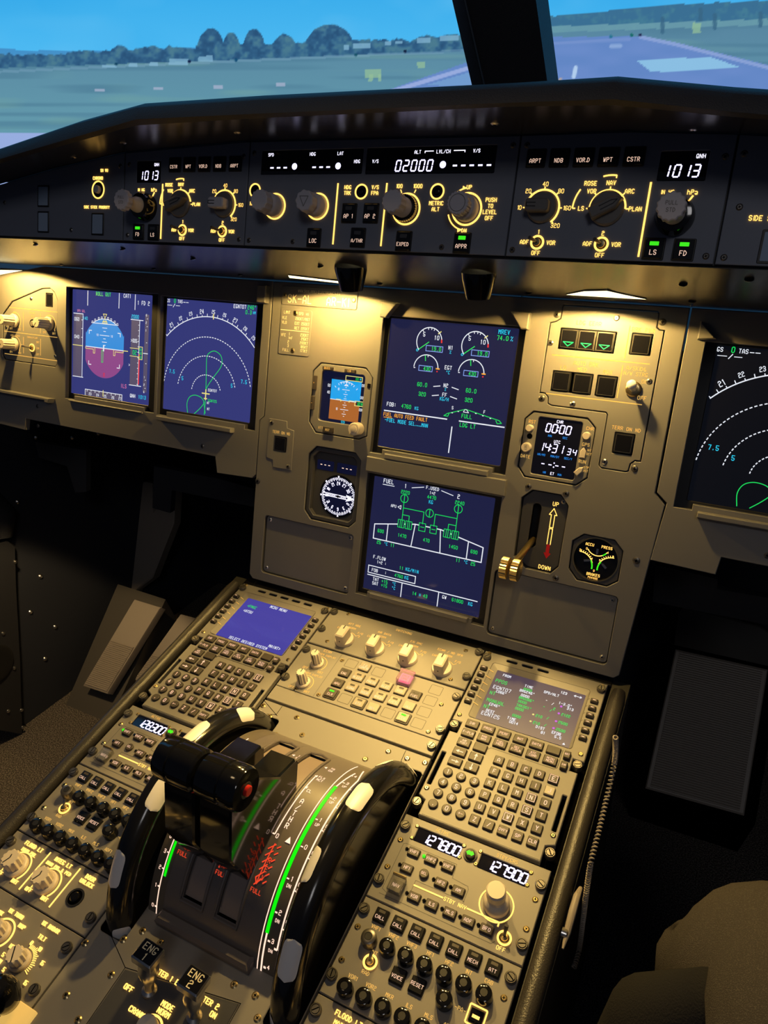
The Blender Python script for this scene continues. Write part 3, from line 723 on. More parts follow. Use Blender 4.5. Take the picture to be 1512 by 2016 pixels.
    b.text('PULL', 0, 2.6, 2.9, 'knob_dark', 40.1); b.text('STD', 0, -2.8, 2.9, 'knob_dark', 40.1); t.part('pressure_knob', b, *kb)
    korry(t, fd[0], 113.8, 15.5, 16, 'FD', on='lit_green', size=3.7, lbl='push button with green bar lit')
    korry(t, fd[1], 113.8, 15.5, 16, 'LS', on='dark_steel' if left else 'lit_green', size=3.7, lbl=None if left else 'push button with green bar lit')
    screws(t, sc, 2.2, 'dark_steel')
efis('captain_efis_panel', 'control panel with QNH 1013 window left on the glareshield, LS button unlit', True)
efis('copilot_efis_panel', 'control panel with QNH 1013 window right on the glareshield, LS and FD lit green', False)

def annun(t, u, v, w=17, hh=22, name='annunciator'):
    b = MB(); b.prism(rr(0, 0, w + 4, hh + 4, 1), -.5, .8, 'black', .4); b.prism(rr(0, 0, w, hh, .6), 0, .9, 'screen_reflection'); t.part(name, b, u, v)
# ---- side panels of the glareshield
t = Thing('side_glareshield_panel', 'dark left end panel of the glareshield with CHRONO ring and three square windows painted with a pale reflection', 'control panel', FCU, -480, 140, group=None)
b = MB(); b.plate(face_poly(-640, -382), [], -4, 0, 'fcu_face', .5); t.part('face_plate', b)
b = MB(); ringlit(b, -422.8, 160.7, 9.6, 1.6); tx(b, [('CHRONO', -423.5, 173.8, 3.3), ('131 VU', -413.4, 182.4, 3.0), ('SIDE STICK PRIORITY', -424.7, 140.8, 3.0)]); t.part('lit_lettering', b)
b = MB(); b.ring(0, 0, 5.5, 8.4, .02, 'black', h=.4); b.flat(circ(0, 0, 5.6, 20), .05, 'void'); b.lathe([(4.6, 0), (4.4, 4), (3.4, 4.8)], 'knob_grey', n=24); t.part('chrono_button', b, -422.4, 160.7)
annun(t, -422.4, 121.3, 17, 22); annun(t, -517.8, 153, 17, 22); annun(t, -517.6, 122, 17, 22)
screws(t, [(-591.2, 144.8), (-468.1, 113.6), (-388, 187)], 2.2, 'dark_steel')
t = Thing('side_glareshield_panel', 'dark right end panel of the glareshield cut by the frame edge, with SIDE STICK lettering', 'control panel', FCU, 330, 140)
b = MB(); b.plate(face_poly(277.2, 420), [], -4, 0, 'fcu_face', .5); t.part('face_plate', b)
b = MB(); tx(b, [('SIDE STICK PRIORITY', 321, 139.8, 3.6), ('CHRONO', 330, 172, 3.3)]); t.part('lit_lettering', b)
annun(t, 318, 118.4, 17, 22); screws(t, [(287.2, 148), (283, 188), (283, 109)], 2.2, 'dark_steel')
# ================================================================ main instrument panel
EN = 'lit_amber_dim'
def du_hole(x0, x1, y0, y1, bx=11): return [(x0 - bx, y1 + 3), (x0 - bx, y0 - 10), (x0 + 6, y0 - 10), (x0 + 6, y0 - 4), (x1 - 8, y0 - 4), (x1 - 8, y0 - 10), (x1 + bx * .7, y0 - 10), (x1 + bx * .7, y1 + 3)]
OCT = dict(isis=[(-174.3, 312), (-108.6, 312), (-97.4, 301), (-97.4, 227), (-108.7, 221), (-173.8, 221), (-185.1, 234), (-185.3, 301)],
           dial=[(-169.9, 204), (-111.5, 204), (-102.3, 195), (-101.5, 114.4), (-111.2, 104.2), (-169.8, 104.2), (-180.9, 115.5), (-181, 192.4)],
           clock=[(110.6, 286), (171.3, 286), (181.7, 276.6), (181.6, 220.2), (170.3, 209.5), (110.7, 209.5), (101, 220.8), (101, 276.4)],
           gear=[(122.6, 196.6), (155.9, 196.6), (166, 185.6), (165.8, 113.2), (157.7, 103.2), (128, 103.2), (112.4, 114.5), (111.3, 185.5)],
           brake=[(188, 157.2), (222, 157.2), (232.9, 146.8), (233.3, 111.6), (222.4, 102.6), (188.5, 102.6), (177.2, 114.2), (176.8, 147.2)])
GEARP = [(126, 403.6), (224, 403.6), (226, 401), (226.4, 387.5), (229, 385.4), (234.3, 385), (234.3, 247), (228, 246.6), (224.4, 243), (223.6, 235.2), (221, 233.4), (194, 233.4), (190.8, 236.5), (190.8, 292), (189, 293.9), (129, 293.9), (124.6, 296), (123.8, 303), (120, 306.4), (113.8, 306.6), (113.8, 384), (120, 385.8), (124.4, 389), (124.6, 401)]
BL1 = box2(-243.4, 13, -102.2, 96, 5); BL2 = box2(92.4, 11.5, 237, 94, 5)
t = Thing('main_instrument_panel', 'large grey centre instrument panel holding the two stacked engine and fuel screens', 'instrument panel', MIP, 0, 200)
b = MB()
b.plate([(-256, 409), (-256, 232), (-263, 226), (-263, 6), (-257, 0), (247, -1), (252.5, 4), (266, 205), (254, 216), (254, 409)],
        [du_hole(-80.2, 80.2, 218, 374), du_hole(-80.2, 80.2, 29, 178.5), OCT['isis'], OCT['dial'], OCT['gear'], OCT['brake'], OCT['clock'], GEARP, BL1, BL2], -9, 0, 'panel', .7, 'panel_dark')
t.part('panel_plate', b)
b = MB(); b.box(-258, 2, -30, 248, 405, -28, 'black'); t.part('rear_structure', b)
for nm, v in (('screen_ledge', 209), ('screen_ledge', 25)):
    b = MB(); b.prism([(-68, v - 5.5), (68, v - 5.5), (68, v + 1), (-68, v + 1)], 0, 6, 'panel', 1.0); t.part(nm, b)
b = MB(); b.prism([(-92, 184), (92, 184), (92, 203), (-92, 203)], 0, 5.5, 'panel', 1.0); t.part('screen_ledge', b)
for sx in (-1, 1):
    b = MB(); b.prism([(sx * 92, 374), (sx * 92, 392), (sx * 70, 392), (sx * 84, 374)], 0, 9, 'panel', 1.0); t.part('hood_bracket', b)
screws(t, [(-259.6, 141.4), (254 - 6, 139.2)], 3.4, 'dark_steel')
screws(t, [(117.3, 199.5), (161, 199), (164.8, 99.5), (120.1, 392.7), (230.5, 392.9), (117.4, 300.6), (229.2, 238.5)], 3.0, 'dark_steel')

# ---- captain's side panel
t = CPT = Thing('captain_instrument_panel', 'grey left instrument panel around the flight display and the arc shaped map display', 'instrument panel', MIP, -450, 250)
b = MB()
b.plate([(-830, 385), (-830, 150), (-732, 147), (-730, 166), (-336, 164), (-331, 141), (-270, 144), (-264.5, 150), (-264.5, 226), (-257.5, 232), (-257.5, 409), (-690, 409)],
        [du_hole(-624.5, -464, 221, 378, 14), du_hole(-435.5, -280, 220, 376, 13),
         [(-785, 331), (-763, 352), (-693, 376), (-675, 377.6), (-665, 372), (-658, 360), (-658, 262), (-662, 257), (-780, 257), (-786, 263)]], -9, 0, 'panel', .7, 'panel_dark')
t.part('panel_plate', b)
b = MB(); b.box(-828, 168, -30, -262, 405, -28, 'black'); t.part('rear_structure', b)
b = MB(); b.prism([(-830, 209), (-661, 207), (-664, 200), (-672, 200), (-672, 203), (-830, 203)], 0, 12, 'panel', 1.0); t.part('ledge', b)
b = MB(); b.prism([(-441, 209), (-305, 209), (-305, 202.5), (-441, 202.5)], 0, 9, 'panel', 1.0); t.part('ledge', b)
b = MB(); b.prism([(-628, 210), (-474, 210), (-474, 207.5), (-628, 207.5)], 0, 4, 'panel', .8); t.part('ledge', b)
b = MB(); b.prism([(-262, 380), (-262, 402), (-276, 402), (-276, 380)], 0, 9, 'panel', 1.0); t.part('hood_bracket', b)
screws(t, [(-359.7, 175.4), (-702, 190), (-700, 158)], 2.6, 'dark_steel')
# ---- copilot's side panel
t = FOP = Thing('copilot_instrument_panel', 'grey right instrument panel beside the dark map display, cut by the frame edge', 'instrument panel', MIP, 330, 250)
b = MB()
b.plate([(256, 409), (256, 217), (267.5, 207.5), (262, 143), (328, 141.5), (330, 161), (520, 161), (520, 409)], [du_hole(287, 447, 215, 374, 12)], -9, 0, 'panel', .7, 'panel_dark')
t.part('panel_plate', b)
b = MB(); b.box(262, 165, -30, 515, 405, -28, 'black'); t.part('rear_structure', b)
b = MB(); b.prism([(299, 205), (450, 205), (450, 199), (299, 199)], 0, 9, 'panel', 1.0); t.part('ledge', b)
b = MB(); b.prism([(267, 378), (267, 396), (284, 380)], 0, 9, 'panel', 1.0); t.part('hood_bracket', b)
screws(t, [(371, 172)], 2.6, 'dark_steel')

# ---- display screens
def display(name, label, x0, x1, y0, y1, m):
    t = Thing(name, label, 'screen', DUF, (x0 + x1) / 2, (y0 + y1) / 2)
    b = MB(); b.plate(box2(x0 - 13, y0 - 13, x1 + 13, y1 + 9, 3), [box2(x0 - .4, y0 - .4, x1 + .4, y1 + .4, 1.5)], -14, 1.2, 'black', .8); t.part('bezel', b)
    b = MB(); b.prism(box2(x0 - .5, y0 - .5, x1 + .5, y1 + .5), -3, 0, m); t.part('screen_glass', b)
    return t
W_, G_, C_2, A_2, R_2, Y_2 = 'scr_w', 'scr_g', 'scr_c', 'scr_a', 'scr_r', 'scr_y'
def st(b, items, sz=4.2):
    for it in items: b.text(it[0], it[1], it[2], it[4] if len(it) > 4 else sz, it[3], .2, 'm', wt=.16, wf=.72)
# flight display
t = display('flight_display', 'leftmost screen: flight display with blue and purple horizon', -624.5, -464, 221, 378, 'du_capt')
b = MB()
cx, cy = -556.2, 296
sky = [(cx + 39.7 * cos(radians(a)) * 1.0, max(295.4, cy + 4 + 39.7 * sin(radians(a)))) for a in range(0, 181, 6)]
sky = [(cx + 39.4, 295.4), (cx + 39.4, 318)] + [(cx + 43.5 * sin(radians(a)), cy - 1 + 43.5 * cos(radians(a))) for a in range(62, -63, -4)] + [(cx - 39.4, 318), (cx - 39.4, 295.4)]
b.flat(sky, .08, 'scr_sky')
b.flat([(cx - 39.4, 295.4), (cx - 39.4, 276)] + [(cx + 44 * sin(radians(a)), cy - 1 - 44 * cos(radians(a))) for a in range(-60, 61, 4)] + [(cx + 39.4, 276), (cx + 39.4, 295.4)], .08, 'scr_gnd')
b.flat(box2(-622, 248, -604, 342), .08, 'scr_tape'); b.flat(box2(-503, 247, -487.5, 341), .08, 'scr_tape'); b.flat(box2(-476.5, 239, -469, 351), .08, 'scr_tape'); b.flat(box2(-594, 221.3, -518, 230), .08, 'scr_tape')
z = .2
for x in (-592.6, -528.5, -496.7): b.line(x, 356, x, 378, 1.2, z, W_)
b.poly([(-622, 343), (-602, 343)], 1.1, z, W_); b.poly([(-602, 343), (-602, 247.5)], 1.1, z, W_); b.poly([(-622, 247.5), (-600, 247.5)], 1.1, z, W_); b.line(-623, 295.4, -601, 295.4, 1.1, z, Y_2)
for v in (334, 321, 308): b.line(-605, v, -602, v, .9, z, W_)
b.poly([(-504, 342), (-480, 342)], 1.1, z, W_); b.line(-486.6, 342, -486.6, 247, 1.0, z, W_); b.line(-504, 246.8, -480, 246.8, 1.1, z, W_)
for i in range(12): b.line(-489, 335 - i * 7.8, -487, 335 - i * 7.8, .8, z, W_)
b.line(-485.4, 294, -485.4, 249, 2.2, z + .05, R_2)
b.flat(box2(-499, 290, -480, 300), z - .04, 'du_capt'); b.poly([(-504, 301), (-486, 301), (-486, 304), (-479.5, 304), (-479.5, 286), (-486, 286), (-486, 289.5), (-504, 289.5)], .9, z + .1, Y_2)
for v in (312,): b.text('>005', -496.5, v, 5, W_, z, 'm', wf=.62)
b.text('02', -494.5, 295, 6, G_, z + .1, 'm', wf=.7); b.text('00', -483, 300, 3.4, G_, z + .1, 'm'); b.text('80', -483, 294.6, 3.4, G_, z + .1, 'm'); b.text('60', -483, 289, 3.4, G_, z + .1, 'm')
st(b, [('ROLL OUT', -560.5, 374.6, G_, 5.0), ('CAT1', -512.4, 374.8, W_, 5.0), ('1 FD 2', -480.5, 366.6, W_, 5.2), ('SPD SEL', -606, 347.2, 'scr_m', 3.2), ('060', -615, 334.6, W_, 4.8), ('140', -597, 337, C_2, 4.4),
       ('040', -614.5, 308.2, W_, 4.8), ('2000', -495.8, 346.4, C_2, 4.8), ('ILS', -514.8, 243.6, 'scr_m', 5.4), ('QNH', -496, 231.2, W_, 4.8), ('1013', -477.2, 231.2, C_2, 5.0), ('0', -555.4, 256, R_2, 5),
       ('10', -571, 314.4, W_, 3.0), ('10', -541.5, 314.4, W_, 3.0), ('23', -583.8, 223.8, W_, 3.8), ('24', -567.9, 223.8, W_, 3.8), ('25', -552, 223.8, W_, 3.8), ('26', -535.8, 223.8, W_, 3.8), ('27', -521.5, 223.8, W_, 3.8),
       ('6', -474, 350, W_, 3), ('2', -474, 339.5, W_, 3), ('1', -474, 328.5, W_, 3), ('1', -474, 261, W_, 3), ('2', -474, 250, W_, 3), ('6', -474, 239.5, W_, 3), ('>', -504.5, 276, W_, 4)])
b.ring(cx, cy - 1, 43.2, 44.2, z, W_, 58, 122, 16)
for a in (56, 64, 74, 82, 98, 106, 116, 124): b.poly(rr(cx + 45.6 * cos(radians(a)), cy - 1 + 45.6 * sin(radians(a)), 2.6, 2.6), .7, z, W_, True)
b.poly([(cx - 3.6, 345.8), (cx + 3.6, 345.8), (cx, 340)], 1, z, Y_2, True); b.poly([(cx - 3.6, 334.4), (cx + 3.6, 334.4), (cx, 340)], 1, z, Y_2, True); b.poly([(cx - 5, 332.5), (cx + 5, 332.5), (cx + 4, 335.2), (cx - 4, 335.2)], .9, z, Y_2, True)
b.line(-584, 331.5, -528.5, 331.5, 1.0, z, W_)
for v, hw in ((325.5, 5), (320.5, 2.5), (314.4, 10), (309.6, 2.5), (304.6, 5), (300, 2.5)): b.line(cx - hw, v, cx + hw, v, .9, z, W_)
b.line(-595, 295.4, -517, 295.4, 1.2, z, W_); b.line(-517, 295.4, -508, 295.4, 1.2, z, Y_2)
for s_ in (-1, 1):
    b.poly([(cx + s_ * 39, 295), (cx + s_ * 39, 292.4), (cx + s_ * 22.5, 292.4), (cx + s_ * 22.5, 286.6), (cx + s_ * 19.4, 286.6), (cx + s_ * 19.4, 295)], .9, z + .1, Y_2)
    b.poly([(cx + s_ * 27, 320), (cx + s_ * 32, 320), (cx + s_ * 32, 315)], 1.2, z, W_); b.poly([(cx + s_ * 27, 269), (cx + s_ * 32, 269), (cx + s_ * 32, 274)], 1.2, z, W_)
b.poly([(-561.4, 292), (-561.4, 274.5), (-558.4, 274.5), (-558.4, 292)], .9, z, G_, True); b.line(-557.4, 300, -557.4, 291, 2.4, z + .1, W_)
b.poly([(-594.6, 221), (-594.6, 230), (-517.4, 230), (-517.4, 221)], 1.0, z, W_); b.line(-556.4, 223, -556.4, 232.6, 1.4, z + .1, Y_2)
for i in range(9): b.line(-590.5 + i * 8.5, 229.6, -590.5 + i * 8.5, 227.4 if i % 2 else 226.4, .9, z, W_)
for v in (345, 334, 311, 281, 257, 245): b.line(-473, v, -471, v, .8, z, W_)
b.line(-478, 295.4, -469, 295.4, 1.1, z, W_)
t.part('symbology', b)
# map displays
def mapd(t, x, y, z, full):
    b = MB()
    ax, ay = x, y
    b.arc(ax, ay, 105.5, 128 + 8, 42, 1.2, z, W_, 50)
    for i in range(-10, 10):
        a = 90 - (i * 5 - 2.5) * .96
        if not 44 < a < 137: continue
        r = radians(a); L = 4.0 if i % 2 == 0 else 2.4; b.line(ax + 105.5 * cos(r), ay + 105.5 * sin(r), ax + (105.5 + L) * cos(r), ay + (105.5 + L) * sin(r), .9, z, W_)
    for n_, a, sz in (('21', 127, 5.6), ('22', 117.4, 4.6), ('23', 107.6, 4.6), ('24', 97.4, 5.6), ('25', 87, 4.6), ('26', 77, 4.6), ('27', 67.2, 5.6), ('28', 57, 4.6), ('29', 47.6, 4.6)):
        r = radians(a); b.text(n_, ax + 112.5 * cos(r), ay + 112.5 * sin(r), sz, W_, z, 'm', wf=.62, rot=r - pi / 2)
    for R, n_, a0 in ((78, 48, 173), (52, 34, 171), (26, 20, 172)): b.arc(ax, ay, R, a0, 180 - a0 + 5, 1.1, z, W_, n_, True)
    st(b, [('7.5', ax - 63.5, ay + 24.5, C_2, 4.8), ('5', ax - 43.5, ay + 16.8, C_2, 4.8), ('5', ax + 44.5, ay + 16, C_2, 4.8), ('7.5', ax + 64.5, ay + 23.5, C_2, 4.8),
           ('GS', ax - 75.5, ay + 122.6, W_, 4), ('0', ax - 63.5, ay + 123.2, G_, 5.2), ('TAS', ax - 54, ay + 122.6, W_, 4)])
    b.poly([(ax - 48, ay + 122), (ax - 44.5, ay + 122)], .8, z, W_); b.poly([(ax - 43, ay + 122), (ax - 39, ay + 122)], .8, z, W_)
    b.line(ax - 77, ay + 116.5, ax - 68, ay + 116.5, .7, z, W_); b.line(ax - 66.5, ay + 114, ax - 63, ay + 119, .9, z, W_); b.line(ax - 61.5, ay + 116.5, ax - 54, ay + 116.5, .7, z, W_)
    def curve(P, n=6):
        Q = []
        for i in range(len(P) - 1):
            p0, p1, p2, p3 = P[max(i - 1, 0)], P[i], P[i + 1], P[min(i + 2, len(P) - 1)]
            for k in range(n):
                s = k / n; Q.append(tuple(.5 * ((2 * b_) + (-a_ + c_) * s + (2 * a_ - 5 * b_ + 4 * c_ - d_) * s * s + (-a_ + 3 * b_ - 3 * c_ + d_) * s ** 3) for a_, b_, c_, d_ in zip(p0, p1, p2, p3)))
        return Q + [P[-1]]
    rel = lambda L: [(ax + a, ay + c) for a, c in L]
    b.poly(curve(rel([(-.2, 6), (-1, 30), (-1.5, 50), (3, 57), (12, 60), (22, 55.5), (25.5, 47), (23, 38), (12, 24), (2, 10), (0, 4)])), .9, z, G_)
    b.poly(curve(rel([(-31, -31), (-33, -18), (-29, -8.5), (-20, -4.5), (-9, -6), (-3, -11), (-3, -15), (-10, -23), (-19, -31)])), .9, z, G_)
    b.line(ax + .5, ay - 1, ax - .8, ay - 30, .9, z, G_); b.line(ax - 3, ay - 12, ax + 1, ay - 28, .9, z, G_)
    b.line(ax - 7, ay, ax + 7, ay, 1.6, z + .1, Y_2); b.line(ax, ay + 6, ax, ay - 9, 1.8, z + .1, Y_2); b.line(ax - 3, ay - 7, ax + 3, ay - 7, 1.4, z + .1, Y_2)
    b.line(ax + 6.5, ay + 102.5, ax + 6.5, ay + 110, 1.6, z + .1, Y_2)
    st(b, [('EGNT07', ax + 11.5, ay + 5.6, W_, 3.4), ('EGNT25', ax + 12.5, ay - 9, G_, 3.4), ('NT', ax + 5, ay - 12.6, W_, 3.0), ('NT', ax + 6, ay - 21, W_, 3.2)])
    if full: st(b, [('EGNT07', ax + 50, ay + 122.6, W_, 4.6), ('246°', ax + 70, ay + 122.6, G_, 4.8), ('0.3', ax + 65, ay + 116, G_, 4.6), ('NM', ax + 74.5, ay + 116, C_2, 3.2)])
    t.part('symbology', b)
t = display('map_display', 'map display with dashed range arcs on blue, just right of the flight display', -435.5, -280, 220, 376, 'du_capt'); mapd(t, -358.4, 250.6, .2, True)
t = display('map_display', 'dark map display cut by the right edge of the frame', 287, 447, 215, 374, 'du_fo'); mapd(t, 365, 248, .2, True)
# engine display
t = display('engine_display', 'upper centre screen with engine dials and amber FUEL AUTO FEED FAULT', -80.2, 80.2, 218, 374, 'du_mid')
b = MB(); z = .2
for gx in (-27.2, 30.6):
    b.arc(gx, 351.2, 16.2, 222, 12, 1.1, z, W_, 32); b.arc(gx, 351.2, 16.0, 12, -2, 1.8, z, R_2, 6)
    for a in (128, 100, 84, 70): b.line(gx + 13.6 * cos(radians(a)), 351.2 + 13.6 * sin(radians(a)), gx + 16 * cos(radians(a)), 351.2 + 16 * sin(radians(a)), .8, z, W_)
    b.line(gx + 14 * cos(radians(42)), 351.2 + 14 * sin(radians(42)), gx + 19 * cos(radians(42)), 351.2 + 19 * sin(radians(42)), 1.2, z, Y_2)
    b.line(gx, 350.6, gx - 12.4, 341.0, 1.1, z, G_); b.ring(gx - 14.2, 339.9, .8, 1.6, z, C_2, n=12)
    b.poly(box2(gx - 3, 340, gx + 18.4, 346.4), .8, z, 'scr_b', True)
    st(b, [('5', gx - 7.4, 359, W_, 4.6), ('10', gx + 9.2, 356.2, W_, 4.6), ('19.0', gx + 10.2, 343.2, G_, 4.2)])
    ex = gx - .4; b.arc(ex, 319.6, 15.8, 178, 2, 1.1, z, W_, 28); b.line(ex - 16, 319, ex - 13.8, 319, 1, z, W_); b.line(ex + 13, 320.4, ex + 18, 320.4, 1.6, z, A_2); b.line(ex + 15, 318, ex + 15, 316.4, 1.6, z, R_2)
    b.line(ex - 2.6, 335.6, ex - 1.4, 328, 1.1, z, G_); b.line(ex + 1.2, 335, ex + 1.2, 332.8, .8, z, W_)
    b.poly(box2(ex - 9, 316.2, ex + 8.6, 322.2), .8, z, 'scr_b', True); st(b, [('430', ex + 1.6, 319.1, G_, 4.2)])
b.poly([(-14.7, 299.3), (-6.5, 300.8)], 1, z, W_); b.poly([(8.8, 300.9), (17.2, 299.1)], 1, z, W_); b.poly([(-15.2, 288.3), (-7, 289.8)], 1, z, W_); b.poly([(8.2, 289.9), (16.6, 288.1)], 1, z, W_)
b.line(-77.3, 262.8, 7.7, 262.8, 1.4, z, W_); b.line(22.8, 262.8, 79.4, 262.8, 1.4, z, W_); b.line(15, 255, 14.8, 223, 1.4, z, W_)
b.poly([(3, 266.6), (7, 269.6), (29.3, 277.4), (72, 269.6), (75, 266.8), (70, 265.8), (68, 269)], .9, z, G_); b.poly([(3, 266.6), (8, 266.4), (9, 269.4)], .9, z, G_)
for x, v in ((13, 271.2), (20.5, 273.8), (42.6, 274.2), (51.6, 272.6), (61, 270.8)): b.line(x - 1, v, x + 1, v, 1, z, W_)
b.poly([(27, 274), (33.5, 273.8), (30.8, 277), (28.4, 277)], .8, z, W_, True)
b.line(-77, 254.6, -65, 254.6, .8, z, A_2)
st(b, [('N1', 1.2, 346.4, W_), ('%', 1.4, 341.2, C_2, 3.4), ('EGT', 1.2, 323.2, W_), ('°C', 1.4, 317.6, C_2, 3.6), ('60.0', -29.8, 299.8, G_, 4.4), ('N2', .8, 302.2, W_), ('%', .8, 297.4, C_2, 3), ('60.0', 33.2, 299.6, G_, 4.4),
       ('320', -28.4, 288.6, G_, 4.4), ('FF', .6, 291, W_), ('KG/H', .8, 286, C_2, 3.8), ('320', 31.6, 288.6, G_, 4.4), ('FOB:', -67.8, 271.2, W_, 4.4), ('4760', -47.6, 271.2, G_, 4.4), ('KG', -33.6, 270.6, C_2, 3.6),
       ('MREV', 63.4, 369.4, C_2, 4.6), ('74.0', 62.6, 362.6, G_, 4.6), ('%', 73.4, 362.6, C_2, 4.4), ('S', 12.8, 277.2, W_, 3.4), ('F', 52.8, 277.2, W_, 3.4), ('FULL', 31.8, 269.3, G_, 4.4), ('LDG LT', 34.4, 258.6, G_, 4.4)])
b.text('FUEL AUTO FEED FAULT', -77, 258.4, 4.2, A_2, z, 'l', wf=.66, wt=.16); b.text('-FUEL MODE SEL......MAN', -74.5, 251.6, 4.2, C_2, z, 'l', wf=.66, wt=.16)
t.part('symbology', b)
# fuel page
t = display('fuel_display', 'lower centre screen with the green and white FUEL tank diagram', -80.2, 80.2, 29, 178.5, 'du_mid')
b = MB()
st(b, [('FUEL', -60.2, 175, W_, 4.8), ('1', -36.2, 173.3, W_, 4.8), ('F.USED', 0, 176.6, W_, 3.8), ('2', 34.8, 172.6, W_, 4.8), ('2220', -35.6, 165.4, G_), ('1+2', .5, 170.8, W_, 3.4), ('4470', .2, 165.2, G_), ('KG', 0, 159.4, C_2), ('2240', 37.2, 165.2, G_), ('APU', -49.6, 145.2, W_, 3.4),
       ('690', -63.8, 109.4, G_), ('1470', -33.4, 109.4, G_), ('470', 0, 110.4, G_), ('1450', 36.2, 109.4, G_), ('690', 63.4, 109, G_), ('25', -64.7, 94.2, G_), ('°C', -54.6, 94.2, C_2, 3.6), ('11', -45.2, 94.2, G_), ('11', 44.6, 94.2, G_), ('°C', 54.6, 94.2, C_2, 3.6), ('25', 64.2, 94, G_),
       ('F.FLOW', -61.4, 73.8, W_), ('1+2 :', -57.6, 68, W_, 3.6), ('11', -29.2, 67.4, G_), ('KG/MIN', -14.2, 67.6, C_2), ('FOB', -66.2, 56, W_), (':', -50.4, 56, W_), ('4760', -31.6, 56.2, G_), ('KG', -20.6, 56.4, C_2), ('TAT', -63.4, 44.2, W_), ('+15', -50.6, 44.2, G_), ('°C', -37, 44.4, C_2, 3.6),
       ('SAT', -63.6, 38.6, W_), ('+15', -50.6, 38.6, G_), ('°C', -37, 38.6, C_2, 3.6), ('14', -7.4, 38.4, G_), ('H', .4, 38.4, C_2, 3.2), ('43', 7.8, 38.6, G_), ('GW', 33.2, 43.6, W_), ('61800', 50.8, 43.2, G_), ('KG', 67.8, 43.2, C_2)], 4.0)
b.line(-68, 170.2, -51.5, 170.2, .9, z, W_)
for P in ([(-27.4, 172.6), (-11.7, 176.1)], [(12, 175.8), (27.6, 172.5)]): b.poly(P, .9, z, W_)
for x, y in ((-36, 157.2), (36.4, 157.4), (0, 145.2)): b.ring(x, y, 4.6, 5.5, z, G_, n=28); b.line(x, y - 5, x, y + 5, 1, z, G_)
for P in ([(-36, 151.8), (-36, 129.6)], [(-36, 145.2), (-7.6, 145.2), (-7.6, 130)], [(-36, 136.4), (-26.6, 136.4), (-26.6, 129.6)], [(36.4, 152), (36.4, 129)], [(36.4, 145.4), (7.7, 145.4), (7.7, 130)], [(36.4, 136.4), (26.6, 136.4), (26.6, 129)]): b.poly(P, .9, z, G_)
for x, y in ((-36.6, 124.6), (-26.2, 124.6), (26, 124.6), (36.6, 124.6)):
    b.flat(rr(x, y, 8.6, 10), .12, 'du_mid')
    for dx in (-4.3, -1.2, 1.2, 4.3): b.line(x + dx, y - 5, x + dx, y + 5, .8, z + .1, G_)
    for dy in (-5, 5): b.line(x - 4.3, y + dy, x + 4.3, y + dy, .8, z + .1, G_)
for x, y in ((-7.6, 125.8), (7.6, 125.8)): b.flat(rr(x, y, 8.6, 10), .18, 'du_mid'); b.poly(rr(x, y, 8.6, 10), .8, z + .1, G_, True); b.line(x - 2.6, y, x + 2.6, y, .9, z + .1, G_)
b.poly([(-73.4, 98), (-73.4, 117), (-17.6, 127.6), (17.3, 127.6), (74, 116.6), (74, 98)], 1.3, .1, W_, True)
for P in ([(-54.5, 120.4), (-54.5, 98.6)], [(-17.3, 127), (-19.7, 98.6)], [(17, 127), (19.9, 98.6)], [(54.7, 120), (54.8, 98.6)], [(-76, 48.4), (76, 48.4)], [(-25.8, 48), (-25.8, 29.6)], [(25.1, 48), (25.1, 29.6)]): b.poly(P, 1.2, .1, W_)
b.poly(box2(-75.7, 51.4, -8.4, 61), 1.1, z, W_, True); b.poly([(-43.6, 145.2), (-39.4, 147.6), (-39.4, 142.8)], .8, z, W_, True)
t.part('symbology', b)

# ---- lighting dimmer panel, far left
t = Thing('dimmer_panel', 'small grey panel at the far left with three cream dimmer knobs and a toggle', 'control panel', MIP, -720, 310, -1.5)
b = MB(); b.plate([(-784, 330.5), (-762.5, 351), (-693, 375), (-675, 376.6), (-666, 371), (-659, 359.6), (-659, 263), (-663, 258), (-779, 258), (-785, 264)], [box2(-686, 348.5, -670.5, 369.5), circ(-716.3, 320.2, 6.3, 20)], -7, -1.6, 'panel', .5, 'black'); t.part('face_plate', b)
b = MB()
for P in ([(-770.6, 341.8), (-659.5, 341.8)], [(-783.6, 303.2), (-659, 303.2)], [(-782.3, 267), (-658.5, 267)], [(-737.2, 337.2), (-737.2, 306.6)], [(-697.6, 337.4), (-697.6, 306.5)], [(-737, 297.6), (-737, 271.6)], [(-697, 297.9), (-697, 271.7)]): b.line(*P[0], *P[1], 1.0, -1.5, EN)
tx(b, [('PFD', -757.3, 334.8), ('PFD/ND', -716.6, 336.6, 2.6), ('XFR', -716.5, 331.4), ('ND', -677.4, 335.3), ('OFF', -766.4, 308.6), ('BRT', -746.5, 308.6), ('OFF', -687.8, 308.6), ('BRT', -666.8, 308.6), ('LOUD SPEAKER', -756.7, 298.1, 2.2), ('CONSOLE/FLOOR', -716.4, 298.3, 2.2),
       ('OFF', -766.3, 271.3), ('MAX', -745.8, 271.3), ('BRT', -703.2, 292), ('DIM', -703.1, 282.5), ('OFF', -703.1, 272.7)], EN, 2.9, z=-1.45)
for u, v in ((-757, 321.4), (-676.5, 322.6), (-757.5, 283.6)): b.ring(u, v, 12.6, 13.8, -1.5, EN, -40, 130, 24); b.flat([(u + 10.5, v - 9), (u + 12.8, v - 7.6), (u + 11.6, v - 11.4)], -1.4, EN)
t.part('engraved_lettering', b)
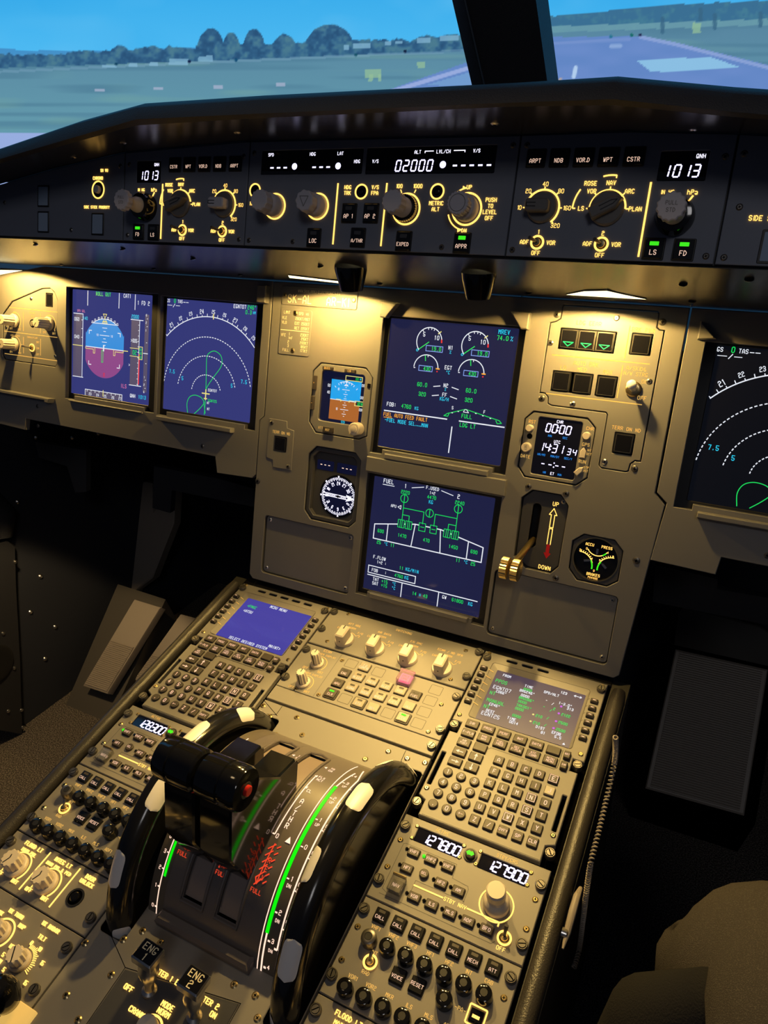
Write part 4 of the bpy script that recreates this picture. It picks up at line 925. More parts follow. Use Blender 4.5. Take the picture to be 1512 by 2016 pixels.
def dim_knob(t, u, v, m='knob_cream', r=8.6, H=24, rot=0.0):
    b = MB(); b.lathe([(r + 2.2, 0), (r + 2.2, 3), (r + .8, 4.4)], m, n=28); b.lathe([(r, 4), (r * .94, H - 1.5), (r * .84, H)], m, n=60, flute=12, fd=.13)
    b.line(0, 0, -r * .7 * sin(.6 + rot), -r * .7 * cos(.6 + rot), 1.1, H + .1, 'black'); return t.part('dimmer_knob', b, u, v)
for u, v in ((-757, 321.4), (-676.5, 322.6), (-757.5, 283.6)): dim_knob(t, u, v)
b = MB(); b.ring(0, 0, 4.6, 6.2, -1.5, 'void', h=.1); b.lathe([(4.8, -5), (4.6, -1), (3.6, -.2)], 'knob_dark', n=20); t.part('transfer_button', b, -716.3, 320.2)
toggle(t, -714.8, 282.4, -5, 2, 16, False, tip=2.2)
b = MB(); b.prism(rr(0, 0, 13.5, 19, 1), -6, -2, 'glass_black', .5); b.poly(rr(0, 0, 13, 18.4, 1), .5, -1.9, 'dark_steel', True); t.part('annunciator', b, -678.2, 359)
screws(t, [(-719.4, 358.4), (-663.6, 273.8), (-778.4, 309.9)], 2.4, 'steel', -1.5)

# ---- name plate and speed placard
t = Thing('registration_plate', 'engraved plate reading SK-AL AR-KI under the left glareshield lamp', 'name plate', MIP, -185, 392)
b = MB(); b.prism(box2(-241.3, 380.4, -129.2, 404.2, 2.5), 0, 1.3, 'panel', .5); t.part('plate', b)
b = MB(); b.text('WWW.SKALARKI-ELECTRONICS.EU', -185.4, 398.6, 3.3, 'engrave', 1.4, wf=.72, wt=.14); b.text('SK-AL', -213.4, 388.6, 9.6, 'engrave', 1.4, wf=.74, wt=.14); b.text('AR-KI', -157, 388.6, 9.6, 'engrave', 1.4, wf=.74, wt=.14); t.part('engraved_lettering', b)
screws(t, [(-236.5, 392), (-134, 392.4)], 2.6, 'brass', 1.3)
t = Thing('speed_limit_placard', 'engraved placard listing LIMIT SPD values below the SK-AL plate', 'placard', MIP, -217, 346)
b = MB(); b.prism(box2(-241.2, 317, -193.4, 375.4, 2.5), 0, 1.0, 'panel', .5); t.part('plate', b)
b = MB()
for s_, u, v, sz, al in (('LIMIT', -236, 371, 3.4, 'l'), ('SPD', -213, 370.6, 3.4, 'l'), ('IAS', -202, 370.4, 2.4, 'l'), ('VLE', -238, 364, 3.4, 'l'), ('280KT/M67', -196, 364, 3.2, 'r'), ('VLO', -238, 358, 3.4, 'l'), ('EXT 250KT', -196, 358, 3.3, 'r'), ('RET 220KT', -196, 352, 3.3, 'r'),
                        ('VFE', -238, 342, 3.4, 'l'), ('1', -225.5, 343.6, 3.4, 'c'), ('230KT', -196, 344, 3.3, 'r'), ('1+F', -223, 338.6, 3.4, 'c'), ('215KT', -196, 339, 3.3, 'r'), ('2', -226, 333.6, 3.4, 'c'), ('200KT', -196, 334, 3.3, 'r'), ('3', -226, 328.6, 3.4, 'c'), ('185KT', -196, 329, 3.3, 'r'), ('FULL', -234, 323, 3.4, 'l'), ('177KT', -196, 324, 3.3, 'r')):
    b.text(s_, u, v, sz, 'engrave', 1.1, al, wf=.72)
b.line(-239.5, 348.4, -195.5, 348.4, .9, 1.1, 'engrave'); t.part('engraved_lettering', b)
screws(t, [(-218.6, 370.6), (-218.4, 323)], 2.8, 'brass', 1.0)

# ---- standby instrument
t = Thing('standby_flight_instrument', 'small octagonal instrument with blue and orange horizon and STD lettering', 'instrument', MIP, -141, 266)
b = MB(); b.plate(inset(ccw(OCT['isis']), 1.2), [box2(-172, 238, -108.6, 302.4, 4)], -6, -.4, 'panel', .8, 'panel_dark'); t.part('bezel', b)
b = MB(); b.prism(box2(-172, 238, -108.6, 302.4, 2), -7, -4.5, 'isis'); t.part('screen_glass', b)
b = MB(); z = -4.3
b.flat(box2(-158.4, 267.4, -114.6, 293), z, 'scr_sky2'); b.flat(box2(-158.4, 241.8, -114.6, 267.4), z, 'scr_gnd2')
b.line(-158.4, 267.4, -114.6, 267.4, .8, z + .1, W_); z = -4.1
for v, hw in ((287, 1.8), (284.2, 1), (281.2, 5.5), (278.4, 1), (275.4, 3), (272.5, 1), (269.8, 2), (264.6, 1), (261.8, 3), (259, 1.4), (255.8, 6), (253, 1), (250.2, 3), (247.4, 1)): b.line(-136.2 - hw, v, -136.2 + hw, v, .7, z, W_)
b.arc(-136.2, 268, 23.4, 65, 115, .8, z, W_, 12)
for a in (60, 70, 80, 100, 110, 120, 45, 135): r = radians(a); b.line(-136.2 + 21 * cos(r), 268 + 21 * sin(r), -136.2 + 23.6 * cos(r), 268 + 23.6 * sin(r), .8, z, W_)
b.flat([(-138.4, 292.6), (-134, 292.6), (-136.2, 289)], z, W_); b.poly([(-139, 286.4), (-133.4, 286.4), (-136.2, 288.8)], .7, z, W_, True)
b.poly([(-149, 268.2), (-142.6, 268.2), (-142.6, 266), (-140.8, 267.6)], .8, z, Y_2); b.poly([(-131.6, 267.6), (-129.8, 266), (-129.8, 268.2), (-123, 268.2)], .8, z, Y_2)
b.poly(box2(-138, 293.6, -114, 299.2), .9, z, Y_2, True); b.text('00', -121.4, 296.4, 2.8, G_, z); b.text('M', -116.6, 296.4, 2.8, C_2, z)
b.flat(box2(-119.6, 262.8, -108.6, 268.6), z, 'isis'); b.poly(box2(-121.6, 263, -108.4, 268.8), .9, z + .1, Y_2, True); b.text('0240', -113.2, 265.8, 3.6, G_, z + .12, wf=.6)
st2 = [('60', -161.6, 284.4, W_, 3.4), ('40', -161.8, 275.6, W_, 3.4), ('10', -147, 281.2, W_, 2.8), ('10', -147.2, 255.8, W_, 2.8), ('STD', -136.4, 239.9, C_2, 3.0), ('005', -111.6, 274, W_, 3.2), ('000', -111.8, 258.6, W_, 3.2), ('010', -111.6, 289.4, W_, 3.2)]
for s_, u, v, m_, sz in st2: b.text(s_, u, v, sz, m_, z, wf=.6)
t.part('symbology', b)
for s_, u, v, w_, h_ in (('BUGS', -162.5, 305.8, 15, 4.4), ('LS', -129.8, 305.6, 15, 4.4), ('+', -180.4, 285.6, 4.8, 18), ('-', -181.2, 259.4, 4.8, 18), ('RST', -154, 227.6, 15, 7)):
    b = MB(); b.prism(rr(0, 0, w_, h_, .8), -1, 3.4, 'key', .6); b.text(s_, 0, 0, 2.6, EN, 3.5); t.part('push_button', b, u, v)
b = MB(); b.text('ATT', -166.5, 228.6, 3.0, EN, -.2); b.text('BARO', -119, 228.4, 2.8, EN, -.2); b.prism(rr(-101.6, 290.2, 4.4, 5.4, .6), -1, .6, 'glass_black'); t.part('engraved_lettering', b)
b = MB(); b.lathe([(8.2, 0), (8.2, 12), (7.2, 13.2)], 'knob_cream', n=36); b.lathe([(4.6, 13), (4.4, 14.6), (3.4, 15)], 'knob_cream', n=24); t.part('baro_knob', b, -110.6, 235.0)

# ---- radio magnetic indicator
t = Thing('radio_magnetic_indicator', 'octagonal compass dial with white rose and needle above the left blank cover', 'instrument', MIP, -141, 155)
b = MB(); o_ = inset(ccw(OCT['dial']), 1.0)
b.plate(o_, [inset(ccw(OCT['dial']), 6.5)], -9, -2, 'panel_dark', .8, 'panel_dark')
b.prism(inset(ccw(OCT['dial']), 5), -13, -9.5, 'panel_dark'); t.part('housing', b)
b = MB(); z = -9.3
for x0, x1 in ((-172, -146.5), (-141.5, -111)):
    b.prism(box2(x0, 172.5, x1, 185.5, 1.5), -9.8, -9.2, 'lcd_night'); 
    for i in range(3): b.line((x0 + x1) / 2 - 7 + i * 6 - .8, 179.4, (x0 + x1) / 2 - 7 + i * 6 + 2, 179.4, 1.0, -9.1, 'lit_rose')
t.part('readout_window', b)
b = MB(); cx, cy, R = -135.5, 140.8, 26.0
b.prism(circ(cx, cy, R + 2.6, 48), -9.6, -9.0, 'gloss_black'); b.prism(circ(cx, cy, R, 48), -9, -8.8, 'lcd_night')
for i in range(72):
    a = radians(i * 5 + 2); L = 3.6 if i % 2 else 4.8; b.line(cx + (R - .6) * cos(a), cy + (R - .6) * sin(a), cx + (R - L) * cos(a), cy + (R - L) * sin(a), .75 if i % 2 else 1.0, -8.7, 'lit_white')
for i, s_ in enumerate(('24', '27', '30', '33', '0', '3', '6', '9', '12', '15', '18', '21')):
    a = pi / 2 - radians(i * 30 - 4); b.text(s_, cx + 17.4 * cos(a), cy + 17.4 * sin(a), 4.2, 'lit_white', -8.7, wf=.62, rot=a - pi / 2)
for a in (4, 94, 184, 274, 45 + 4, 139, 229, 319): r = radians(a); b.flat([(cx + (R + 1.4) * cos(r + .05), cy + (R + 1.4) * sin(r + .05)), (cx + (R + 1.4) * cos(r - .05), cy + (R + 1.4) * sin(r - .05)), (cx + (R - 1.4) * cos(r), cy + (R - 1.4) * sin(r))], -8.6, 'lit_white')
t.part('compass_rose', b)
b = MB()
for dv in (-1.7, 1.7): b.line(-23, dv, 17, dv, 1.0, 0, 'lit_white', .3)
b.line(-19, 0, -4, 0, .7, 0, 'lit_white', .3); b.line(4, 0, 12, 0, .7, 0, 'lit_white', .3)
b.prism([(12, -4.6), (24.6, 0), (12, 4.6), (15, 0)], 0, .4, 'lit_white'); b.lathe([(2, 0), (1.8, 1)], 'black', n=16)
t.part('needle', b, cx, cy, -8.4, rot=radians(-1))

# ---- blank covers
def blank(x0, y0, x1, y1, label):
    t = Thing('blank_cover', label, 'cover plate', MIP, (x0 + x1) / 2, (y0 + y1) / 2, -4, 'blank covers at the foot of the centre panel')
    b = MB(); b.prism(box2(x0, y0, x1, y1, 4.5), -7, -4, 'panel', .4); t.part('plate', b)
    screws(t, [(x0 + 5.5, y0 + 6), (x1 - 5.5, y0 + 6), (x0 + 5.5, y1 - 5), (x1 - 5.5, y1 - 5)], 2.2, 'steel', -4)
blank(-242.4, 14, -103.2, 95, 'blank grey cover below the compass dial'); blank(93.4, 12.5, 236, 93, 'blank grey cover below the landing gear lever')
# ---- terrain switch
t = Thing('terrain_switch_panel', 'small stepped plate with one dark TERR ON ND button, left of the compass dial', 'control panel', MIP, -227, 198)
b = MB(); b.plate([(-247.5, 230.3), (-219, 230.3), (-217.5, 221), (-206.6, 219), (-206.2, 165.3), (-236, 165), (-237, 175), (-247.8, 177)], [rr(-226.8, 198, 21, 21, 1)], 0, 1.0, 'panel', .4, 'black'); t.part('plate', b)
b = MB(); b.text('TERR ON ND', -226.2, 213.6, 3.4, EN, 1.1); t.part('engraved_lettering', b)
def dark_button(t, u, v, w=17.5, h=18.5, tri=False, z=0):
    b = MB(); b.prism(rr(0, 0, w + 2, h + 2, 1), -4, z + .2, 'black'); b.prism(rr(0, 0, w, h, 1.0), z, z + 1.6, 'glass_black', .5); b.poly(rr(0, 0, w - .6, h - .6, 1), .5, z + 1.65, 'dark_steel', True)
    if tri: b.poly([(-5.4, -3.4), (5.4, -3.4), (0, -7.6)], .9, z + 1.7, 'lit_gear', True)
    t.part('push_button', b, u, v, label='dark button with a green triangle' if tri else None)
dark_button(t, -226.8, 198, 17.5, 18); screws(t, [(-242.6, 225), (-211, 170)], 2.6, 'dark_steel', 1.0)
# ---- landing gear panel
t = Thing('landing_gear_panel', 'stepped plate with three green triangle buttons, AUTO BRK buttons and a toggle', 'control panel', MIP, 175, 330)
b = MB(); b.plate(inset(ccw(GEARP), 1.0), [box2(126.6, 356.5, 187, 379.5, 1), box2(202.6, 357.5, 224, 380, 1), box2(125.4, 310.5, 170, 333, 1), box2(174.2, 310.5, 196, 333, 1), box2(202.6, 252, 224, 275, 1)], -4, .2, 'panel', .5, 'black'); t.part('plate', b)
b = MB()
for P in ([(121.5, 349.5), (225.4, 349.5)], [(199.2, 386.7), (199, 352.7)], [(198.6, 345.9), (198.3, 311)], [(121.4, 307), (224.9, 307)]): b.line(*P[0], *P[1], 1.0, .3, EN)
tx(b, [('LDG GEAR', 156.2, 386, 4.0), ('BRK FAN', 213, 383.4, 4.0), ('AUTO BRK', 160, 343.2, 4.0), ('LO', 136.1, 336.8, 4.0), ('MED', 156.7, 336.9, 4.0), ('MAX', 184.4, 336.9, 4.0), ('A/SKID&', 212.8, 343.6, 3.8), ('N/W STRG', 213, 338, 3.7), ('ON', 223.4, 331, 3.8), ('OFF', 223.6, 313.9, 3.8), ('TERR ON ND', 213.3, 279.6, 3.6)], EN, z=.35)
t.part('engraved_lettering', b)
for u in (137.4, 156.7, 176.2): dark_button(t, u, 368, 16.8, 19, True)
for u, v in ((213.3, 368.6), (136.2, 321.9), (159.2, 321.7), (185.2, 321.7), (213.3, 263.7)): dark_button(t, u, v, 17.6, 19)
b = MB(); b.lathe([(8.2, .2), (8.2, 2), (6.5, 3.4), (4.2, 3.6)], 'brass', n=24); b.tube([(0, 0, 2), (-.4, 2, 9), (-.8, 4, 15)], [3.4, 3.0, 3.4], 'ivory', 14); b.lathe([(4.4, 14), (5.2, 17), (4.8, 20), (3.0, 21.6), (.6, 22)], 'ivory', n=20, M=Matrix.Translation((-.8, 2.4, 0)) @ Matrix.Rotation(-.12, 4, 'X')); t.part('toggle_switch', b, 213.8, 322.1)
screws(t, [(184, 393.6), (117.8, 362), (228, 331.6), (152.5, 298.8), (197, 241)], 2.6, 'steel', .2)
# ---- clock
t = Thing('clock', 'octagonal digital clock with 14:31 34 display below the landing gear buttons', 'clock', MIP, 141, 248)
b = MB(); b.plate(inset(ccw(OCT['clock']), 1.2), [box2(116.8, 215, 166.8, 280.4, 2.5)], -6, -1, 'panel', .8, 'black'); t.part('bezel', b)
b = MB(); b.prism(box2(116.8, 215, 166.8, 280.4, 2), -5, -2.6, 'lcd_black'); t.part('display_glass', b)
b = MB(); z = -2.4
tx(b, [('CHR', 141.4, 277.4, 3.0), ('UTC', 141.6, 254.8, 3.0), ('ET', 141.6, 218.4, 2.8)], 'lit_white', z=z)
tx(b, [('MIN', 132.4, 260.4), ('SEC', 149.6, 260.4), ('HR/MO', 126, 238), ('MIN/DY', 141.6, 238), ('SEC/Y', 156.6, 238), ('HR', 132.6, 218.4), ('MIN', 150, 218.4)], 'lit_blue', 2.2, z=z)
b.seg7('00:00', 126.6, 264.6, 9.2, 'lit_seg', z, 7.2); b.seg7('14:31', 121.4, 242.4, 9.4, 'lit_seg', z, 7.2, wt=.11); b.seg7('34', 154.2, 242.4, 6.8, 'lit_seg', z, 6.2)
for u in (129.4, 137.6, 145.4, 153): b.line(u - 1.8, 228, u + 1.8, 228, 1.1, z, 'lit_seg')
for v in (226, 230.6): b.flat(circ(142, v, .8, 8), z, 'lit_seg')
t.part('symbology', b)
b = MB(); z = -.9
tx(b, [('RST', 110.4, 273.6, 3.4), ('DATE', 108.4, 233.4, 3.4), ('CHR', 175.4, 274.6, 3.4), ('GPS', 173.8, 256.6, 3.4), ('RUN', 172.8, 237.4, 3.4), ('INT', 178.4, 250.8, 2.4), ('SET', 178.6, 246.8, 2.4), ('STP', 178.2, 231.4, 2.4), ('RST', 178, 227.6, 2.4)], EN, z=z); b.flat(circ(109.8, 257, 3.2, 16), z, 'void'); t.part('engraved_lettering', b)
for u, v, r in ((109.4, 266.4, 4.0), (173.6, 266.6, 4.2), (108.8, 244.2, 5.4)): b = MB(); b.lathe([(r, 0), (r, 6.4), (r - .7, 7.2)], 'knob_cream', n=24); (b.text('SET', 0, 0, 2.4, 'knob_dark', 7.3, rot=-pi / 2) if r > 5 else None); t.part('push_knob', b, u, v, -1)
for u, v, a in ((172.6, 247.2, 0), (171.8, 227, -.7)): b = MB(); P = [(-3, -5.4), (3, -5.4), (3, 2.4), (0, 6.4), (-3, 2.4)]; b.prism([(x * cos(a) - y * sin(a), x * sin(a) + y * cos(a)) for x, y in P], 0, 6, 'knob_cream', .8); t.part('selector_knob', b, u, v, -1)
# ---- gear lever
t = Thing('gear_lever_plate', 'recessed octagonal plate with UP arrow and red DOWN arrow', 'control panel', MIP, 139, 150)
SL = box2(125, 128, 134.6, 181, 4.6)
b = MB(); b.plate(inset(ccw(OCT['gear']), 1.0), [SL], -12, -5, 'panel_dark', .8, 'void'); t.part('plate', b)
b = MB(); tx(b, [('UP', 150.6, 184, 4.4), ('DOWN', 149.2, 107.6, 4.4)], LA, z=-4.8)
b.poly([(147.6, 156), (147.6, 171), (145.2, 171), (149.6, 178.6), (154, 171), (151.6, 171), (151.6, 156)], .9, -4.8, LA, True); b.poly([(147.7, 136), (147.7, 154.6), (151.6, 154.6), (151.6, 136)], .9, -4.8, LA)
b.flat([(147.6, 135.6), (151.6, 135.6), (151.6, 125.5), (154, 125.5), (149.6, 118.6), (145.2, 125.5), (147.6, 125.5)], -4.8, 'red_paint'); t.part('lit_lettering', b)
screws(t, [(159, 188.5)], 2.2, 'steel', -5)
t = Thing('landing_gear_lever', 'brass coloured landing gear lever with knurled double wheel knob, set down', 'lever', MIP, 130, 134, -8)
b = MB(); b.tube([(130, 137, -10), (127.5, 125, 26), (125.6, 117, 52)], [3.6, 3.8, 3.8], 'brass', 16); t.part('arm', b)
for dx in (-6.2, 6.2):
    b = MB(); b.lathe([(11, -4.6), (12.4, -3.8), (12.4, 3.8), (11, 4.6)], 'brass', n=48, flute=24, fd=.06, M=Matrix.Rotation(pi / 2, 4, 'Y'), cap0=True); t.part('wheel_knob', b, 125 + dx, 114, 56)
# ---- brake gauge
t = Thing('brake_pressure_gauge', 'round black gauge reading ACCU PRESS and BRAKES beside the gear lever', 'gauge', MIP, 205, 130)
b = MB(); b.plate(inset(ccw(OCT['brake']), 1.0), [circ(205, 130.4, 24.4, 40)], -7, -1.5, 'panel_dark', .6, 'black'); b.ring(205, 130.4, 24.2, 25.6, -1.4, 'brass', h=.5, n=48); t.part('housing', b)
b = MB(); b.prism(circ(205, 130.4, 24.4, 40), -7, -5.5, 'gloss_black'); z = -5.3
tx(b, [('ACCU', 195.6, 145.6, 2.9), ('PRESS', 214.6, 145.6, 2.9), ('BRAKES', 204.8, 111.6, 3.0), ('PSIX1000', 204.8, 107.8, 1.9), ('0', 193, 140.2, 2.4), ('4', 216.4, 140.2, 2.4), ('3', 186, 137, 2.6), ('3', 222.6, 136.6, 2.6), ('1', 200.6, 129.6, 2.2), ('1', 208.6, 129.6, 2.2), ('0', 204.8, 116.4, 2.2)], LA, z=z)
b.ring(205, 146.6, 12.0, 13.0, z, LA, 212, 328, 20); b.ring(205, 146.6, 11.8, 13.2, z + .1, 'lit_green', 300, 322, 6)
b.ring(186.4, 119.4, 15.6, 16.6, z, LA, 20, 92, 16); b.ring(223.6, 119.4, 15.6, 16.6, z, LA, 88, 160, 16)
b.ring(186.4, 119.4, 14.8, 16.4, z + .1, 'lit_green', -6, 34, 10); b.ring(223.6, 119.4, 14.8, 16.4, z + .1, 'lit_green', 146, 186, 10)
for i in range(7): r = radians(38 + i * 8); b.line(186.4 + 16 * cos(r), 119.4 + 16 * sin(r), 186.4 + 18.4 * cos(r), 119.4 + 18.4 * sin(r), .7, z, LA); r = pi - r; b.line(223.6 + 16 * cos(r), 119.4 + 16 * sin(r), 223.6 + 18.4 * cos(r), 119.4 + 18.4 * sin(r), .7, z, LA)
t.part('dial_face', b)
for u, v, a in ((205, 138.4, -pi / 2), (196, 126.8, .25), (214.4, 124.6, pi - .7)): b = MB(); P = [(-4, -1.2), (1.4, -1.2), (4, 0), (1.4, 1.2), (-4, 1.2)]; b.prism([(x * cos(a) - y * sin(a), x * sin(a) + y * cos(a)) for x, y in P], 0, .5, 'steel'); t.part('needle', b, u, v, -5)
# ================================================================ centre pedestal
DX = -364.0
ENP = 'engrave'
t = Thing('pedestal', 'centre pedestal with black flanks and padded leather edge rails', 'pedestal', PED, -12, 300, -6)
b = MB()
b.prism([(-271, -60), (247, -60), (247, 584), (-271, 584)], -13, -9.4, 'void', cap0=True); t.part('mounting_deck', b)
b = MB()
for (u0, u1) in ((-290, -271), (247, 266)): b.box(u0, -60, -50, u1, 588, -4, 'black')
b.prism([(-271, 576.5), (247, 576.5), (247, 590), (-271, 590)], -30, -2, 'gloss_black', 1.0); t.part('frame_rail', b)
b = MB(); b.prism([(-289, -60), (265, -60), (265, 588), (-289, 588)], -560, -50, 'black', cap0=True); t.part('body', b)
for u, lab in ((-279.5, None), (256.5, None)):
    b = MB(); b.tube([(u, -60, -3), (u, 100, -3), (u, 300, -3), (u, 560, -3), (u, 572, -3)], [8.6, 8.6, 8.6, 8.6, 7], 'rail', 18); t.part('padded_rail', b)

def keycap(w, h, text=None, m='key', hh=2.6, size=3.6, mt='lit_label', framed=False, arrow=None, nm='key'):
    b = MB(); b.prism(rr(0, 0, w, h, 1.0), 0, .4, 'key_edge'); b.prism(rr(0, 0, w - .8, h - .8, .8), .3, hh, m, .7)
    if text:
        L = text.split('|')
        for i, q in enumerate(L): b.text(q, 0, (len(L) - 1) * size * .68 - i * size * 1.36, size, mt, hh + .1, wt=.17 if size > 3 else .15)
    if framed: b.poly(rr(0, 0, w - 3, h - 3), .55, hh + .1, mt, True)
    if arrow is not None:
        a = arrow; ca, sa = cos(a), sin(a); R = lambda x, y: (x * ca - y * sa, x * sa + y * ca)
        b.line(*R(-4, 0), *R(1.5, 0), 1.1, hh + .1, mt); b.flat([R(.8, -2), R(4.4, 0), R(.8, 2)], hh + .1, mt)
    return b
PLN = [(97, 576), (97, 466), (108.5, 466), (108.5, 451), (100, 451), (100, 368), (108.5, 364), (108.5, 347), (231.5, 347), (231.5, 364), (240, 368), (240, 451), (231.5, 451), (231.5, 466), (243, 466), (243, 576)]
def mcdu(dx, label, right):
    t = Thing('control_display_unit', label, 'keyboard unit', PED, 170 + dx, 460)
    sh = lambda P: [(x + dx, y) for x, y in P]
    slots = [box2(132 + dx - 6.6 + i * 19, 568, 132 + dx + 6.6 + i * 19, 571.6, 1.7) for i in range(5)]
    b = MB(); b.plate(sh(PLN), [sh(box2(112, 476.6, 226.8, 561, 3))] + (slots if not right else slots[:3]) + [sh(box2(102.6, 382, 107, 423.6, .8)), sh(box2(232.6, 381, 237, 421.6, .8))], -7, 0, 'panel_ped', .8, 'panel_dark')
    if right:
        for P in slots[3:]: b.prism(P, -3, -.6, 'lit_label' if False else 'key', .3)
    t.part('housing', b)
    b = MB(); b.loops([[(x, y, 0) for x, y in ccw(sh(box2(112, 476.6, 226.8, 561, 3)))], [(x, y, -2.6) for x, y in ccw(sh(box2(119.5, 478, 223.8, 554, 1)))]], 'panel_ped', False, False)
    b.flat(sh(box2(119, 477.5, 224.2, 554.5)), -2.7, 'mcdu_r' if right else 'mcdu_l'); t.part('display_screen', b)
    b = MB(); z = -2.55
    if right:
        for s_, u, v in [('FROM', 132.8, 549.0), ('TIME', 161.0, 542.8), ('SPD/ALT', 187.6, 542.2), ('123', 200.2, 548.4), ('C066°', 134.5, 523.3), ('BRG246°', 161.6, 534.5), ('0000', 161.1, 528.4), ('"', 185.1, 529.8), ('/', 192.8, 528.9), ('1-3.0°', 205.9, 533.0), ('313', 212.4, 528.8), ('C246°', 133.3, 503.2), ('DEST', 131.6, 493.7), ('TIME', 156.7, 492.6), ('0014', 160.5, 488.3), ('DIST', 189.1, 492.6), ('EFOB', 206.9, 492.0), ('81', 193.7, 487.4), ('5.5', 209.8, 487.6)]:
            b.text(s_, u, v, 3.3, 'scr_w', z, 'm', wf=.70, wt=.2)
        for s_, u, v in [('0000', 161.2, 537.8), ('BRG066°', 163.9, 524.3), ('0000', 160.9, 519.0), ('"', 185.0, 520.2), ('/', 193.3, 519.3), ('2', 196.3, 522.7), ('2122', 210.3, 518.6), ('TRK001°', 164.4, 513.1), ('0000', 160.7, 508.3), ('210', 183.5, 506.9), ('/', 193.1, 507.9), ('2500', 210.1, 507.3), ('0000', 160.8, 497.9), ('210', 183.6, 497.0), ('/', 193.2, 497.8), ('2500', 210.2, 497.4)]:
            b.text(s_, u, v, 3.3, 'scr_g', z, 'm', wf=.70, wt=.2)
        for v in (528.8, 518.6, 507.3, 497.4): b.flat(circ(202.4, v, 1.4, 8), z, 'scr_p')
        for v in (506.9, 497.0): b.flat(circ(177, v, 1.3, 8), z, 'scr_y')
        for s_, u, v, m_ in (('PPOS', 129.6, 538.4, 'scr_g'), ('EGNT07', 133.6, 528.6, 'scr_w'), ('NT', 125.6, 519.0, 'scr_g'), ('MANUAL', 133.0, 508.2, 'scr_g'), ('NT', 125.6, 498.4, 'scr_g'), ('EGNT25', 133.6, 488.6, 'scr_w')): b.text(s_, u, v, 4.6, m_, z, 'm', wf=.74, wt=.15)
        b.line(212, 548.8, 220, 548.8, .9, z, 'scr_w'); b.poly([(213.5, 547.4), (211.8, 548.8), (213.5, 550.2)], .8, z, 'scr_w'); b.poly([(218.5, 547.4), (220.2, 548.8), (218.5, 550.2)], .8, z, 'scr_w'); b.flat([(216, 480.6), (219.4, 480.6), (217.7, 483.6)], z, 'scr_w')
    else:
        for s_, u, v, m_, sz in (('MCDU MENU', -191.4, 550.2, 'scr_w', 4.2), ('<FMGC', -229, 540.6, 'scr_g', 4.2), ('<ATSU', -229, 531, 'scr_w', 4.2), ('MAINT>', -156.5, 487.4, 'scr_w', 4.2), ('SELECT DESIRED SYSTEM', -194.4, 481.6, 'scr_w', 4.0)): b.text(s_, u, v, sz, m_, z, 'm', wf=.66, wt=.17)
    t.part('screen_text', b)
    def K(key, fn, u, v, name): t.part(name, shared(name + '|' + key, fn), u + dx, v)
    for i in range(6):
        for u, s_ in ((104.6, 1), (234.6, -1)):
            def lsk():
                b = MB(); b.prism(rr(0, 0, 8.2, 5.6, .6), 0, 3.0, 'key_edge', .5); b.prism(rr(0, 0, 6.6, 4.2, .5), 2.6, 4.0, 'key', .4); b.line(-1.5, 0, 1.5, 0, .8, 4.1, 'lit_label'); return b
            K('lsk', lsk, u, (547.4 if s_ > 0 else 545.8) - i * 10.45, 'line_select_key')
    b = MB()
    for i in range(6):
        v = 547.4 - i * 10.45
        b.line(110.2 + dx, v + 1.8, 117 + dx, v - .6, .7, .15, EN); b.line(222.6 + dx + 5, v - .6, 228.8 + dx, v + 1.8, .6, .15, 'panel_dark')
    b.poly(sh([(113.5, 410), (145, 410), (145, 441.5), (149, 446.5), (216.5, 446.5), (219.5, 449), (219.5, 472)]), .8, .12, 'black')
    b.poly(sh([(112, 348.6), (230, 348.6)]), .8, .1, 'panel_dark'); t.part('surface_line', b)
    F = [('DIR', 120.6, 467), ('PROG', 138.6, 467), ('PERF', 156.6, 467), ('INIT', 174.6, 467), ('DATA', 192.6, 467), ('', 210.7, 467), ('F-PLN', 120.6, 454), ('RAD|NAV', 138.6, 454), ('FUEL|PRED', 156.6, 454), ('SEC|F-PLN', 174.6, 454), ('ATC|COMM', 192.6, 454), ('MCDU|MENU', 210.7, 454), ('AIR|PORT', 120.6, 441.2), ('', 138.9, 441.6)]
    for s_, u, v in F: K('fn' + s_, lambda s_=s_: keycap(15, 10.6, s_ or None, size=2.9 if '|' not in s_ else 2.4), u, v, 'function_key')
    for a, u, v in ((pi, 120.6, 428.4), (pi / 2, 138.7, 428.4), (0, 120.6, 415.4), (-pi / 2, 138.7, 415.4)): K('ar%.1f' % a, lambda a=a: keycap(15, 10.6, arrow=a), u, v, 'arrow_key')
    rows = ['ABCDE', 'FGHIJ', 'KLMNO', 'PQRST', 'UVWXY', ['Z', '/', 'OVFY', 'SP', 'CLR']]
    for r, row in enumerate(rows):
        for c, s_ in enumerate(row):
            lit_ = right and s_ == 'J'
            K('l' + s_ + str(lit_), lambda s_=s_, lit_=lit_: keycap(10.8, 10.8, s_, 'key_light' if lit_ else 'key', size=4.3 if len(s_) == 1 else 3.2 if len(s_) < 4 else 2.6, framed=s_ in 'ENSW' and len(s_) == 1, mt='lit_label'), 162.2 + c * 14.4, 434 - r * 14.4, 'letter_key')
    for r, row in enumerate(['123', '456', '789', ['.', '0', '+-']]):
        for c, s_ in enumerate(row):
            def nk(s_=s_):
                b = MB(); b.lathe([(5.4, 0), (5.4, .4)], 'key_edge', n=24); b.lathe([(4.9, .3), (4.9, 2.1), (4.2, 2.7)], 'key', n=24); b.text(s_, 0, 0, 4.4 if len(s_) < 2 else 3, 'lit_label', 2.8, wt=.17); return b
            K('n' + s_, nk, 118.2 + c * 14.6, 401.2 - r * 13.0, 'number_key')
